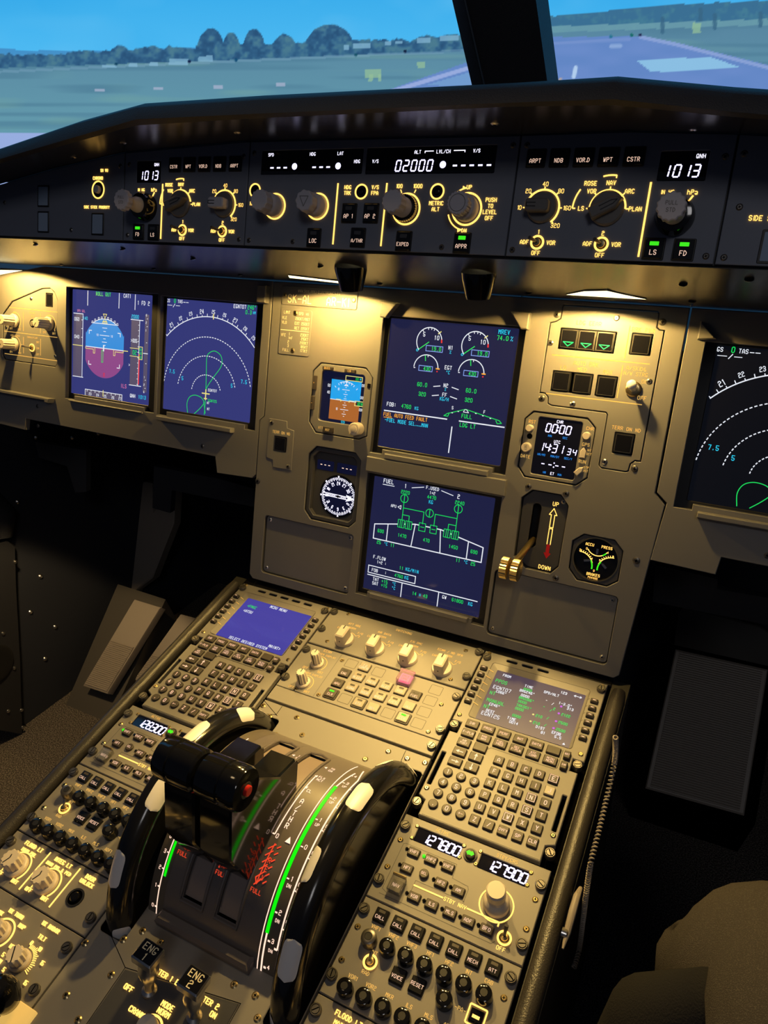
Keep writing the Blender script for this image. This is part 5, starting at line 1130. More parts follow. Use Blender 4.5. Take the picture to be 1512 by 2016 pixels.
    for v, s_ in ((465.8, 'BRT'), (452.4, 'DIM')): K('b' + s_, lambda s_=s_: keycap(7.4, 9.6, s_, size=2.0, hh=4.4), 225.3, v, 'brightness_key')
    dzuses(t, [(102.4 + dx, 565.6), (237.8 + dx, 565.6), (102.4 + dx, 458.6), (237.8 + dx, 458.6), (102.4 + dx, 357.6), (237.8 + dx, 357.6)])
    screws(t, [(102.3 + dx, 573), (238 + dx, 571.6), (237.4 + dx, 474), (102.4 + dx, 474.5), (104.8 + dx, 376.6), (235.4 + dx, 376.4)], 2.2, 'brass')
mcdu(0, 'right keypad unit with screen listing PPOS and EGNT07 waypoints', True)
mcdu(DX, 'left keypad unit with blue screen reading MCDU MENU', False)

# ---- switching panel
t = Thing('switching_panel', 'wide panel headed SWITCHING with four cream rotary switches', 'control panel', PED, -12, 542)
b = MB(); b.plate([(-118.5, 576), (-118.5, 510), (95, 510), (95, 576)], [], -7, 0, 'panel_ped', .8); t.part('face_plate', b)
b = MB(); b.text('SWITCHING', -10.5, 569.2, 3.4, EN)
KN = [(-75.3, 'ATT HDG'), (-31.6, 'AIR DATA'), (13.2, 'EIS DMC'), (58.6, 'ECAM / ND XFR')]
for i, (u, s_) in enumerate(KN):
    b.text(s_, u - 1, 557.6, 3.0, EN); b.text('NORM', u - 1, 551.4, 3.0, EN); b.text('F/O', u + 13.4, 546.4, 3.0, EN); b.text('CAPT', u - 15.5, 546.4, 2.8, EN)
    if i < 3: b.text('3', u + 14, 541, 3.0, EN); b.text('3', u - 15, 541, 3.0, EN)
    b.ring(u, 529, 14.6, 15.3, .1, EN, 48, 84, 10); b.line(u + 10, 540.4, u + 13, 543.4, .7, .1, EN)
t.part('engraved_lettering', b)
def f_sw():
    b = MB(); b.lathe([(12.4, 0), (12.4, 3), (11.6, 4.4), (11, 4.6)], 'knob_cream', n=36)
    b.prism(rr(0, -1.5, 12.4, 20, 2.2), 4, 19.5, 'knob_cream', 1.6); b.line(0, 1.6, 0, 7.6, 1.5, 19.6, 'black')
    b.lathe([(.9, 0), (.8, .3)], 'black', M=Matrix.Translation((0, -11.5, 9)) @ Matrix.Rotation(pi / 2, 4, 'X'), n=10); return b
for u, s_ in KN: t.part('rotary_switch', shared('rotary_switch|', f_sw), u, 528.6)
dzuses(t, [(-113.4, 569), (-113.2, 536), (90.4, 569.4), (90.2, 528)]); screws(t, [(-94, 573), (-95.8, 519.2), (74.2, 567.4), (74, 518)], 2.2, 'brass')

# ---- ECAM panel
t = Thing('ecam_control_panel', 'wide panel with two dimmer knobs, rows of small system buttons and a red covered button', 'control panel', PED, -12, 462)
b = MB(); b.plate([(-118.5, 507.6), (-118.5, 434.5), (95, 434.5), (95, 507.6)], [], -7, 0, 'panel_ped', .6); b.plate([(-118.5, 433.8), (-118.5, 413.5), (95, 413.5), (95, 433.8)], [], -7, 0, 'panel_ped', .6); b.line(-66.8, 436, -66.8, 507, .5, .1, 'panel_dark'); t.part('face_plate', b)
b = MB(); tx(b, [('ECAM', -86, 504.2, 3.4), ('UPPER DISPLAY', -84.6, 497.4, 2.6), ('LOWER DISPLAY', -84.6, 464.4, 2.6), ('OFF', -99, 471, 3), ('BRT', -77.6, 470.6, 3), ('OFF', -99, 438.6, 3), ('BRT', -77.6, 438.4, 3)], EN)
for v in (482, 449.4): b.ring(-88.2, v, 11.4, 12.3, .1, EN, -40, 110, 20)
t.part('engraved_lettering', b)
def f_dim():
    b = MB(); b.lathe([(8.8, 0), (8.8, 3), (7.6, 4.2)], 'knob_cream', n=30); b.lathe([(6.8, 4), (6.2, 19), (5.2, 20.4)], 'knob_cream', n=60, flute=10, fd=.16); b.line(0, 0, 0, 5.2, 1.0, 20.5, 'black')
    b.prism(rr(0, -6.4, 1.4, .8), 5, 20, 'black'); return b
for v in (481.6, 448.4): t.part('dimmer_knob', shared('dimmer_knob|e', f_dim), -88.2, v)
LBL = {(497, 1): 'T.O|CONFIG', (480.4, 0): 'ENG', (480.4, 1): 'BLEED', (480.4, 2): 'PRESS', (480.4, 3): 'ELEC', (480.4, 4): 'HYD', (480.4, 5): 'FUEL', (463.4, 0): 'APU', (463.4, 1): 'COND', (463.4, 2): 'DOOR', (463.4, 3): 'WHEEL', (463.4, 4): 'F/CTL', (463.4, 5): 'ALL',
       (446.5, 0): 'CLR', (446.5, 2): 'STS', (446.5, 3): 'RCL', (446.5, 5): 'CLR'}
for r, v in enumerate((497, 480.4, 463.4, 446.5)):
    for c in range(7):
        u = -48.4 + c * 18.75
        if r == 0 and c in (3, 5): continue
        if (v, c) in LBL:
            s_ = LBL[(v, c)]; lt = not (c == 0 or s_ in ('FUEL',));  # lt: specular gleam painted as the lighter key colour
            def eb(s_=s_, c=c, lt=lt):
                b = MB()
                if s_ in ('CLR', 'STS'): b.prism(rr(0, 0, 17, 15.4, 2), 0, 1.2, 'key_edge', .5)
                b.prism(rr(0, 0, 14.6, 12.8, 1), 0, .6, 'key_edge'); b.prism(rr(0, 0, 13.6, 11.8, 1), .4, 2.6, 'key_light' if lt else 'key', .6)
                L = s_.split('|')
                for i, q in enumerate(L): b.text(q, 0, (-2.2 if len(L) < 2 else 1.4 - i * 3.4), 2.9, 'lit_label', 2.7, wt=.14)
                if len(L) < 2 and s_ not in ('ALL', 'RCL'): b.prism(rr(0, 2.8, 6, 2.2, .5), 2.6, 2.9, 'lit_green' if s_ == 'CLR' else 'key_edge')
                return b
            t.part('system_button', shared('system_button|%s%d%d' % (s_, c, r), eb), u, v, label='button with green light' if s_ == 'CLR' else None)
        elif not (r == 0 and c == 4):
            def blk():
                b = MB(); b.poly(rr(0, 0, 14.6, 12.8, 1.5), .5, .08, 'key_edge', True); b.ring(0, 0, 0, .01, .05, 'panel_ped', n=4); b.flat(rr(0, 0, 14, 12.2, 1.5), .04, 'panel_ped'); return b
            t.part('blank_button', shared('blank_button|', blk), u, v)
b = MB(); b.prism(rr(0, 0, 15, 13, 1), 0, 3, 'key_light', .6); b.prism(rr(0, 0, 12.5, 10.5, 1), 3, 3.2, 'lit_pink'); b.text('EMER', 0, 1.8, 2.6, 'lit_red', 3.4); b.text('CANC', 0, -2.2, 2.6, 'lit_red', 3.4)
k = t.part('emergency_cancel_button', b, 25, 497.4); b = MB(); b.prism(rr(0, 0, 18, 16, 1), 0, 8, 'ruby_cover', .8); b.tube([(-9, 8.5, 7), (9, 8.5, 7)], 1.6, 'ruby_cover', 10); t.part('guard_cover', b, 25, 497.4, .2, parent=k, label='translucent red cover')
dzuses(t, [(-113.2, 497), (-113.6, 448.5), (90.2, 495.8), (90.5, 447), (90, 424.3)]); screws(t, [(-61.9, 497.6), (-66.9 + 5, 440), (-92.5, 437), (78, 480), (79, 440)], 2.2, 'brass')

# ---- radio management panels
def knob_text(b, items, m, sz=2.9): tx(b, items, m, sz)
def rmp(dx, label, freq, lvl, left):
    t = Thing('radio_management_panel', label, 'radio panel', PED, 170 + dx, 298, -1)
    X = lambda P: [(x + dx, y) for x, y in P]
    b = MB(); b.plate(X([(97, 343.5), (97, 256.8), (243, 256.8), (243, 343.5)]), [X(box2(114.6, 321, 160.6, 335.6, 1)), X(box2(179.8, 320.4, 225.6, 335, 1))], -8, -1, 'panel_ped', .7, 'black')
    b.poly(X([(113, 266), (107.8, 268), (107.8, 314.2), (110, 315.4), (162, 315.4), (163, 301.8), (178.6, 300.4), (180, 298), (180, 285)]), .5, -.9, 'panel_dark'); b.poly(X([(133, 276), (133, 286.6), (180, 286.6)]), .5, -.9, 'panel_dark')
    b.poly(X([(107, 263.2), (213.6, 263.2), (216, 266)]), .5, -.9, 'panel_dark'); t.part('face_plate', b)
    z = -.85
    b = MB(); tx(b, [('ACTIVE', 137.8 + dx, 339.6, 3.0), ('STBY/CRS', 203 + dx, 338.8, 3.0)], EN, z=z); tx(b, [('STBY NAV', 173.4 + dx, 282, 3.2), ('OFF', 222.4 + dx, 262.6, 3.2)], lvl, z=z)
    b.line(133 + dx, 282, 162 + dx, 282, 1.3, z, lvl, .3); b.poly(X([(185, 282), (214.4, 282), (214.4, 278.8)]), 1.3, z, lvl, h=.3); t.part('lettering', b); b = MB(); b.ring(207.4 + dx, 295.2, 14.4, 15.6, z, lvl, h=.3, n=40); t.part('lit_ring', b)
    for (x0, x1, s_) in ((115, 160.2, freq[0]), (180.2, 225.2, freq[1])):
        b = MB(); b.prism(box2(x0 + dx, 321.4, x1 + dx, 335.2, .5), -6, -2.4, 'lcd_black'); b.seg7(s_, x0 + dx + (6.5 if s_[0] == '1' else 4), 323.2, 9.6, 'lit_seg', -2.2, 6.5, wt=.15); t.part('frequency_window', b)
        screws(t, [(x0 + dx - 2.2, 335.4), (x0 + dx - 2.2, 322.4), (x1 + dx + 1.6, 334.6), (x1 + dx + 1.6, 322.4)], 1.7, 'brass', -1)
    b = MB(); b.lathe([(6.6, 0), (6.6, 1.2), (5.4, 1.4)], 'black', n=24); b.lathe([(4.8, 1), (4.6, 3.6), (4, 4)], 'key_edge', n=24)
    b.flat([(-4, 0), (-1.4, 2.8), (-1.4, 1.8), (1.4, 1.8), (1.4, 2.8), (4, 0), (1.4, -2.8), (1.4, -1.8), (-1.4, -1.8), (-1.4, -2.8)], 4.1, 'lit_green'); t.part('transfer_button', b, 170.4 + dx, 328.4, -1)
    for s_, u, v in (('VHF1', 120.9, 309.4), ('VHF2', 138.6, 309.2), ('VHF3', 155.8, 309.2), ('HF1', 121.1, 293), ('HF2', 155.5, 292.8), ('AM', 172.4, 292.6), ('VOR', 138.2, 271.8), ('ILS', 155.2, 271.8), ('MLS', 172.6, 271.8), ('ADF', 189.6, 271.8), ('BFO', 206.6, 271.8)):
        def rb(s_=s_): b = keycap(12.2, 8.6, s_, hh=2.8, size=2.9); return b
        k = t.part('radio_button', shared('radio_button|' + s_, rb), u + dx, v, -1)
        on = (s_ == 'VHF1' and left) or (s_ == 'VHF2' and not left)
        def led(on=on): b = MB(); b.lathe([(1.7, 0), (1.6, 1), (.9, 1.8)], 'lit_green' if on else 'gloss_black', n=14); return b
        t.part('indicator_light', shared('indicator_light|%d' % on, led), u + dx - 7.8, v + 1.2, -1, parent=k, label='lit green' if on else None)
    b = MB(); b.lathe([(4.6, 0), (4.4, 2.4), (3.8, 3)], 'key', n=24); b.text('SEL', 0, 0, 2.2, 'lit_label', 3.1); t.part('round_button', b, 138 + dx, 294.4, -1)
    b = keycap(10, 11, 'NAV', size=2.9, m='korry'); k = t.part('nav_button', b, 119.4 + dx, 273.6, -1)
    b = MB(); b.prism(rr(0, 0, 13.4, 16, .8), 0, 7, 'clear_cover', .6); b.tube([(-6.4, 7.4, 7.4), (6.4, 7.4, 7.4)], 1.1, 'brass', 8); t.part('guard_cover', b, 119.6 + dx, 274.6, -1, parent=k, label='clear hinged cover')
    b = MB(); b.lathe([(11.6, 0), (11.6, 7), (10.2, 9.4), (8.0, 11), (7.0, 15)], 'knob_cream', n=36, cap1=False); b.lathe([(7.0, 14), (8.6, 17), (8.8, 25), (7.6, 26.6)], 'knob_cream', n=36); t.part('tuning_knob', b, 207.4 + dx, 295.2, -1)
    toggle(t, 222.6 + dx, 271.4, .5, 5, 13, tip=1.9, m='dark_steel')
    dzuses(t, [(102.2 + dx, 331), (101.6 + dx, 273.8), (238 + dx, 326.6), (237.8 + dx, 272.2)], -1)
    screws(t, [(103.4 + dx, 316.3), (103.4 + dx, 287.7), (237.1 + dx, 313), (237.3 + dx, 286.1)], 2.3, 'brass', -1)
rmp(0, 'radio panel showing 127.800 and 127.900 below the right keypad unit', ('127.800', '127.900'), 'lit_amber', False)
rmp(DX, 'radio panel showing 128.300 below the left keypad unit, half behind the throttles', ('128.300', '121.500'), 'lit_amber', True)

# ---- audio control panels
def f_ak(m='gloss_black'):
    b = MB(); b.lathe([(7.0, 0), (7.0, 7), (6.4, 9.6), (5.2, 10.2), (3.4, 10.4), (3.2, 9.9)], m, n=28, cap1=False); b.lathe([(3.3, 9.8), (3.0, 10.4)], 'black', n=20); return b
def acp(dx, label, left):
    t = Thing('audio_control_panel', label, 'audio panel', PED, 170 + dx, 213, -1)
    X = lambda P: [(x + dx, y) for x, y in P]
    b = MB(); b.plate(X([(97, 255.6), (97, 171.4), (243, 171.4), (243, 255.6)]), [], -8, -1, 'panel_ped', .7); t.part('face_plate', b)
    m_ = 'lit_amber' if not left else 'lit_amber'
    b = MB(); z = -.85
    tx(b, [('VHF1', 117.7 + dx, 235), ('VHF2', 135 + dx, 235), ('VHF3', 152.4 + dx, 235), ('HF1', 169.6 + dx, 235), ('HF2', 187 + dx, 235), ('INT', 204.4 + dx, 235), ('CAB', 221.8 + dx, 235), ('INT', 125.9 + dx, 216.4), ('RAD', 125.9 + dx, 199.6), ('VOR1', 117.7 + dx, 192.4), ('VOR2', 134.8 + dx, 192.4), ('MKR', 151.9 + dx, 192.4), ('ILS', 169.4 + dx, 192.4), ('MLS', 186.6 + dx, 192.4), ('ADF1', 203.6 + dx, 192.4), ('ADF2', 221 + dx, 192.4), ('-PA-', 207.6 + dx, 207.4)], EN if not left else EN, 2.9, z=z)
    t.part('engraved_lettering', b)
    cols = [118 + i * 17.35 for i in range(7)]
    for i, u in enumerate(cols):
        s_ = 'CALL' if i < 5 else ('MECH', 'ATT')[i - 5]
        def cb(s_=s_): b = keycap(13, 12.6, None, m='korry', hh=3.0); b.text(s_, 0, -2.2, 2.7, 'lit_label', 3.1); b.prism(rr(0, 3.0, 6, 2.4, .4), 3.0, 3.2, 'key'); return b
        t.part('call_button', shared('call_button|' + s_, cb), u + dx, 245.3, -1)
        t.part('volume_knob', shared('volume_knob|%d' % (i == 0), lambda i=i: f_ak('dark_steel' if i == 0 else 'gloss_black')), u + dx, 224.2 - 1.5, -1, label='knob with a worn silver top' if i == 0 else None)
        t.part('volume_knob', shared('volume_knob|0', f_ak), u + dx - .8, 181, -1)
    t.part('volume_knob', shared('volume_knob|0', f_ak), 194.4 + dx, 206.4, -1)
    for s_, u in (('VOICE', 152.2), ('RESET', 169.8)):
        def vb(s_=s_): b = keycap(13, 13, None, m='korry', hh=3.0); b.text(s_, 0, -1.5 if s_ == 'VOICE' else 0, 2.7, 'lit_label', 3.1); return b
        t.part('call_button', shared('call_button|' + s_, vb), u + dx, 208, -1)
    toggle(t, 126.1 + dx, 208.2, 0, 5, 9, tip=1.5)
    b = keycap(11, 11, None, m='glass_black', hh=2.0); b.poly(rr(0, 0, 14, 14, 1), 1.2, .3, 'lit_amber', True, .6); b.prism(rr(0, -1, 6, 2.4), 2, 2.2, 'lit_amber'); t.part('pa_button', b, 221 + dx, 207.6, -1)
    dzuses(t, [(101.4 + dx, 244.8), (101 + dx, 186.5), (237.2 + dx, 244.3), (237.4 + dx, 187)], -1)
    screws(t, [(102.7 + dx, 229.2), (102.7 + dx, 200.1), (236.6 + dx, 228.7), (236.8 + dx, 203)], 2.3, 'brass', -1)
acp(0, 'audio panel with rows of black knobs below the 127.800 radio panel', False)
acp(DX, 'audio panel with rows of black knobs left of the throttles', True)

# ---- lighting panels
def flood(dx, label):
    t = Thing('flood_light_panel', label, 'control panel', PED, 170 + dx, 145, -1)
    X = lambda P: [(x + dx, y) for x, y in P]
    b = MB(); b.plate(X([(97, 170.2), (97, 121.5), (243, 121.5), (243, 170.2)]), [], -8, -1, 'panel_ped', .7); t.part('face_plate', b)
    b = MB(); z = -.85; o_ = dx + 364
    tx(b, [('FLOOD LT', -234.8 + o_, 164.2, 3.6), ('MAIN PNL', -234.8 + o_, 157.8, 3.2), ('INTEG LT', -193.2 + o_, 164.2, 3.6), ('MAIN PNL & PED', -193 + o_, 158, 2.9), ('DOOR', -155.6 + o_, 163.8, 3.6), ('UNLOCK', -155.4 + o_, 158.6, 3.4), ('OFF', -246 + o_, 130.8), ('BRT', -224.1 + o_, 130.8), ('OFF', -204.7 + o_, 130.8), ('BRT', -182.8 + o_, 130.8)], 'lit_amber', 3.2, z=z, h=1.3)
    for u in (-213.9, -172.6): b.line(u + o_, 127, u + o_, 167, 1.3, z, 'lit_amber', .5)
    for u in (-235.4, -193.4): b.ring(u + o_, 142.6, 13.4, 14.8, z, 'lit_amber', -40, 128, 26, .5); b.flat([(u + o_ - 11.5, 136), (u + o_ - 8.6, 134.6), (u + o_ - 11.4, 132.6)], -.5, 'lit_amber')
    t.part('lit_lettering', b)
    def fk():
        b = MB(); b.lathe([(11.6, 0), (11.6, 3), (10.2, 4.4)], 'knob_cream', n=32); b.lathe([(8.8, 4), (9.4, 15.5), (8.6, 16.6)], 'knob_cream', n=66, flute=11, fd=.14); b.line(0, 0, -3, -6.5, 1.1, 16.7, 'black'); b.line(0, 0, -1, 3.4, 1.1, 16.7, 'black'); return b
    for u in (-235.4, -193.4): t.part('dimmer_knob', shared('dimmer_knob|f', fk), u + o_, 142.4, -1)
    b = MB(); b.lathe([(8.8, 0), (8.6, .8), (7.0, .8)], 'black', n=30, cap1=False); b.flat(circ(0, 0, 7.2, 24), .1, 'void'); b.lathe([(4.8, 0), (4.6, 2), (3.6, 3)], 'gloss_black', n=24); t.part('door_unlock_button', b, -156 + o_, 144, -1)
    dzuses(t, [(102 + dx, 158.4), (237 + dx, 136)], -1)
flood(DX, 'panel lettered FLOOD LT and DOOR UNLOCK with two cream knobs, lower left of the pedestal'); flood(0, 'panel with glowing FLOOD lettering at the bottom edge, right of the trim wheels')

# ---- weather radar panel
t = Thing('weather_radar_panel', 'panel with glowing WX RADAR lettering and cream knobs in the lower left corner', 'control panel', PED, -190, 85, -1)
b = MB(); b.plate([(-267, 120.4), (-267, 30), (-121, 30), (-121, 120.4)], [], -8, -1, 'panel_ped', .7); t.part('face_plate', b)
b = MB(); z = -.85
tx(b, [('WX', -211.5, 104.2), ('WX TURB', -196.9, 109.6), ('MAP', -182.4, 103.8), ('WX RADAR', -156.3, 114.6), ('TILT', -156.5, 104.6), ('UP', -176.7, 87.6), ('0', -162, 97.4), ('10', -150.5, 96.8), ('15', -139.2, 89.4), ('5', -178.4, 79.6), ('DN', -177.4, 74.4), ('5', -167.6, 71.2), ('15', -140.4, 71.8)], 'lit_amber', 3.2, z=z, h=1.3)
for i in range(17): a = radians(96 - i * 7.2); b.line(-159.8 + 11 * cos(a), 82.4 + 11 * sin(a), -159.8 + (15.6 if i % 4 == 0 else 14.4) * cos(a), 82.4 + (15.6 if i % 4 == 0 else 14.4) * sin(a), .7, z, 'lit_amber', .4)
b.ring(-197, 91.6, 11.6, 13.2, z, 'lit_amber', -60, 140, 26, .5); t.part('lit_lettering', b)
def wk():
    b = MB(); b.lathe([(9.6, 0), (9.6, 3), (8.4, 4.4)], 'knob_cream', n=32); b.lathe([(7.6, 4), (8.2, 13.5), (7.4, 14.6)], 'knob_cream', n=66, flute=11, fd=.14); b.line(-4, 5, 3, -6, 1.1, 14.7, 'black'); return b
t.part('tilt_knob', wk(), -159.8, 82.4, -1); t.part('mode_knob', shared('mode_knob|', wk), -197, 91.4, -1)
dzuses(t, [(-128, 107.7), (-128.1, 70.9)], -1)
t = Thing('lit_switch_plate', 'brown edged glowing switch plate in the bottom left corner', 'control panel', PED, -150, 44, 3)
b = MB(); b.prism(box2(-138, 36, -112, 60, 1), -1, 3, 'lit_amber_dim', .8); t.part('plate', b)
b = MB(); b.lathe([(6, -1), (6, 4), (11, 8), (14, 18), (13.5, 28), (10, 35), (4, 38)], 'gloss_black', n=32)
solo('speed_brake_knob', b, 'large dark rounded knob at the bottom left corner', 'lever', PED, *PED.uv(8, 1962, 18), 2)
# ================================================================ throttle quadrant and trim wheels
QC = (270.0, -52.0); QR = 117.0                                   # axis of the curved quadrant (v, h) and its radius
def qa(v): return atan2(math.sqrt(max(0, QR ** 2 - (v - QC[0]) ** 2)), v - QC[0])
t = Thing('engine_control_plate', 'dark plate around the throttle quadrant with small round screws and fine seams', 'cover plate', PED, -12, 260, -1)
b = MB(); b.plate([(-119, 411), (-119, 30), (95, 30), (95, 411)], [box2(-114, 132, -85.5, 392, 4), box2(65.5, 132, 94, 392, 4)], -8, -1, 'panel_ped', .6, 'void')
for P in ([(-121, 410), (-92, 396)], [(65.8, 410), (66.6, 396), (80, 389), (95, 389)], [(-103.6, 134.7), (-67.8, 117.6)], [(-67.8, 117.6), (-67.3, 30)], [(-67.8, 117.6), (41.9, 137), (41.9, 30)], [(-94, 410), (-94, 397), (-119, 389)]): b.poly(P, .6, -.9, 'void')
t.part('plate', b)
screws(t, [(-69.3, 402.6), (-79.5, 373.1), (-50.7, 384.3), (48.7, 401.5), (29.9, 383.4), (71.3, 401.2), (91, 403.6), (-116, 402), (-100, 392), (-116.5, 117.9), (-86, 134.6), (-74.7, 147.4), (-52.5, 146.2), (-75.4, 108.2), (-76.6, 70.8), (-114, 163.5), (28.3, 146.2), (49.9, 146.8), (35.6, 130.3), (60.9, 134), (60, 100), (-100, 80)], 2.6, 'brass', -1)

# engine master panel
t = Thing('engine_master_panel', 'dark panel at the bottom with glowing MASTER and MODE lettering and two engine switches', 'control panel', PED, -12, 90, -.6)
b = MB(); b.plate([(-66.5, 116.4), (-66.5, 30), (41, 30), (41, 136)], [], -5, .2, 'panel_dark', .5); t.part('face_plate', b)
b = MB(); tx(b, [('MASTER 1', -34.6, 127.0), ('OFF', -52.6, 106.4), ('MASTER 2', 14.9, 126.6), ('ENG', -13.5, 127), ('ON', 26.6, 120.6), ('CRANK', -33.6, 95.4), ('MODE', -12.6, 109.8), ('NORM', -12.3, 104.4)], 'lit_amber', 3.8, z=.35, h=1.3)
b.ring(-15.5, 90, 9.6, 11.4, .3, 'lit_amber', h=.5); t.part('lit_lettering', b)
b = MB(); b.lathe([(8.6, .3), (8.6, 9), (7.6, 10)], 'knob_cream', n=30); t.part('mode_selector', b, -15.5, 90)
for u, v, n_, du, dv in ((-34.6, 111.8, '1', 7.4, 11.6), (13.0, 112.4, '2', 7.2, 10.6)):
    b = MB(); ax = Vector((du, dv, 50)); M = Vector((0, 0, 1)).rotation_difference(ax).to_matrix().to_4x4()
    b.lathe([(6.4, 0), (6.4, 3), (4.2, 5), (3.8, 12), (5.6, 18), (8.6, 30), (8.4, 36), (5.8, 44), (5.2, 48)], 'steel', n=16, M=M); k = t.part('master_switch', b, u, v)
    b = MB(); b.T = Matrix.Translation(ax) @ M
    b.prism(rr(0, 0, 20, 18, 1.4), -4, 4, 'steel', 1.2, cap0=True); b.prism(rr(0, 0, 17.6, 15.6, .8), 4, 4.3, 'gloss_black'); b.text('ENG', 0, 3.2, 5.4, 'engrave', 4.4, wt=.15); b.text(n_, 0, -4.2, 5.4, 'engrave', 4.4, wt=.15)
    t.part('switch_cap', b, u, v, parent=k, label='square cap lettered ENG ' + n_)

# quadrant body
def qsurf(b, u0, u1, v0, v1, m, dr=0.0, n=28, wall=None):
    """band of the curved quadrant surface between u0..u1 and v0..v1, dr off the surface"""
    A_ = [qa(v0) + (qa(v1) - qa(v0)) * i / n for i in range(n + 1)]; R = QR + dr
    b.loops([[(u0, QC[0] + R * cos(a), QC[1] + R * sin(a)) for a in A_], [(u1, QC[0] + R * cos(a), QC[1] + R * sin(a)) for a in A_]], m, False, False, False)
def qpt(u, v, dr=0.0): a = qa(v); return (u, QC[0] + (QR + dr) * cos(a), QC[1] + (QR + dr) * sin(a))
def qline(b, u0, v0, u1, v1, w, m, dr=0.35, h=.0):
    """stripe laid on the curved surface"""
    n = max(1, int(abs(v1 - v0) / 6)); dv, du = v1 - v0, u1 - u0; L = hypot(dv, du) or 1; nx, nv = -dv / L * w / 2, du / L * w / 2
    P0, P1 = [], []
    for i in range(n + 1):
        s = i / n; u, v = u0 + du * s, v0 + dv * s; P0.append(qpt(u - nx, v - nv, dr)); P1.append(qpt(u + nx, v + nv, dr))
    b.loops([P0, P1], m, False, False, False)
def qtext(b, s_, u, v, size, m, rot=0.0, wf=.8, dr=.4):
    q = MB(); q.text(s_, 0, 0, size, m, 0, rot=rot, wf=wf); a = qa(v)
    for f, mm in zip(q.f, q.m):
        P = []
        for i in f:
            x, y, _ = q.v[i]; aa = a - y / QR; P.append((u + x, QC[0] + (QR + dr) * cos(aa), QC[1] + (QR + dr) * sin(aa)))
        b.add(P, [tuple(range(len(P)))], mm)
t = Thing('throttle_quadrant', 'curved throttle quadrant with green trim bars, A/THR scale and red REV hatching', 'throttle quadrant', PED, -5, 270, 0)
b = MB(); slots = [(-46.5, -25.5), (-8.5, 12)]
UL, UR = -83, 62
for u0, u1 in ((UL, -46.5), (-25.5, -8.5), (12, UR)): qsurf(b, u0, u1, 161, 378, 'quadrant')
for u0, u1 in slots: qsurf(b, u0, u1, 161, 180, 'quadrant'); qsurf(b, u0, u1, 345, 378, 'quadrant')
A_ = [qa(161) + (qa(378) - qa(161)) * i / 30 for i in range(31)]
for u in (UL, UR): b.add([(u, QC[0] + QR * cos(a), QC[1] + QR * sin(a)) for a in A_] + [(u, 378, -8), (u, 161, -8)], [tuple(range(33))], 'quadrant')
b.prism([(-67, 157), (36, 157), (36, 170), (-67, 170)], -4, 9, 'quadrant', 3)
for u0, u1 in slots:
    for u in (u0, u1):
        P = [qpt(u, 180 + 165 * i / 24) for i in range(25)]; Q = [(p[0], p[1] + (270 - p[1]) * .05, p[2] - 5) for p in P]; b.loops([P, Q], 'quadrant', False, False, False)
t.part('housing', b)
for u0, u1 in slots:
    b = MB(); qsurf(b, u0 + .5, u1 - .5, 181, 344, 'quad_cover', -2.2); qline(b, u0 + 1.2, 184, u0 + 1.2, 262, 1.2, 'quadrant', -2); t.part('slot_cover', b)
    b = MB(); P = [qpt(u0 - 2, 340 - (340 - 178) * i / 30, .4) for i in range(31)] + [qpt(u1 + 2, 178 + (340 - 178) * i / 30, .4) for i in range(31)]
    mid_ = (u0 + u1) / 2; P = P + [qpt(u1 + 1, 346, .4), qpt(mid_, 350, .4), qpt(u0 - 1, 346, .4), qpt(u0 - 2, 340, .4)]
    b.tube(P, 1.7, 'quadrant', 8); t.part('slot_rim', b)
for u0, u1 in ((38, UR - .4), (UL + .4, -66)): b = MB(); qsurf(b, u0, u1, 162, 360, 'quad_scale', .15); t.part('scale_band', b)
b = MB(); qline(b, 43.4, 184, 43.4, 312, 3.4, 'lit_greenbar', .6); t.part('trim_indicator', b, label='bright green bar')
b = MB(); qline(b, -70.5, 186, -70.5, 312, 2.6, 'lit_greenbar', .6); t.part('trim_indicator', b, label='bright green bar')
b = MB(); m_ = 'lit_rose'
qline(b, 39.4, 162, 39.4, 356, 1.0, m_); qline(b, 43.4, 164, 43.4, 184, 1.6, m_); qline(b, 43.4, 312, 47, 340, 1.3, m_); qline(b, 56, 178, 56, 330, 1.4, m_); qline(b, 61, 164, 61, 352, .7, m_); qline(b, 56, 330, 50, 350, 1.3, m_); qline(b, 56, 178, 53, 178, 1.1, m_)
for i, (v, s_, s2) in enumerate(((334, '4', ''), (320, '3', 'UP'), (297.4, '2', 'UP'), (272.3, '1', 'UP'), (246.2, '0', ''), (220.6, '1', 'DN'), (197.4, '2', 'DN'), (180.4, '3', 'DN'), (167, '4', ''))):
    qline(b, 45.6, v, 48.0, v, 1.0, m_); qtext(b, s_, 50.4, v + .8, 3.6, m_)
    if s2: qtext(b, s2, 50, v - 4.4, 2.7, m_)
for i in range(6): v = 190 + i * 25; qline(b, 56, v, 58, v, .9, m_); qtext(b, 'C', 58.8, v + 5, 2.8, m_); qtext(b, '3', 58.8, v + .6, 2.8, m_)
qline(b, -73.4, 164, -73.4, 330, 1.1, m_)
for i in range(14): v = 168 + i * 11; qline(b, -73.4, v, -75.6, v, .8, m_); qtext(b, str(i % 4), -78, v, 3.2, m_)
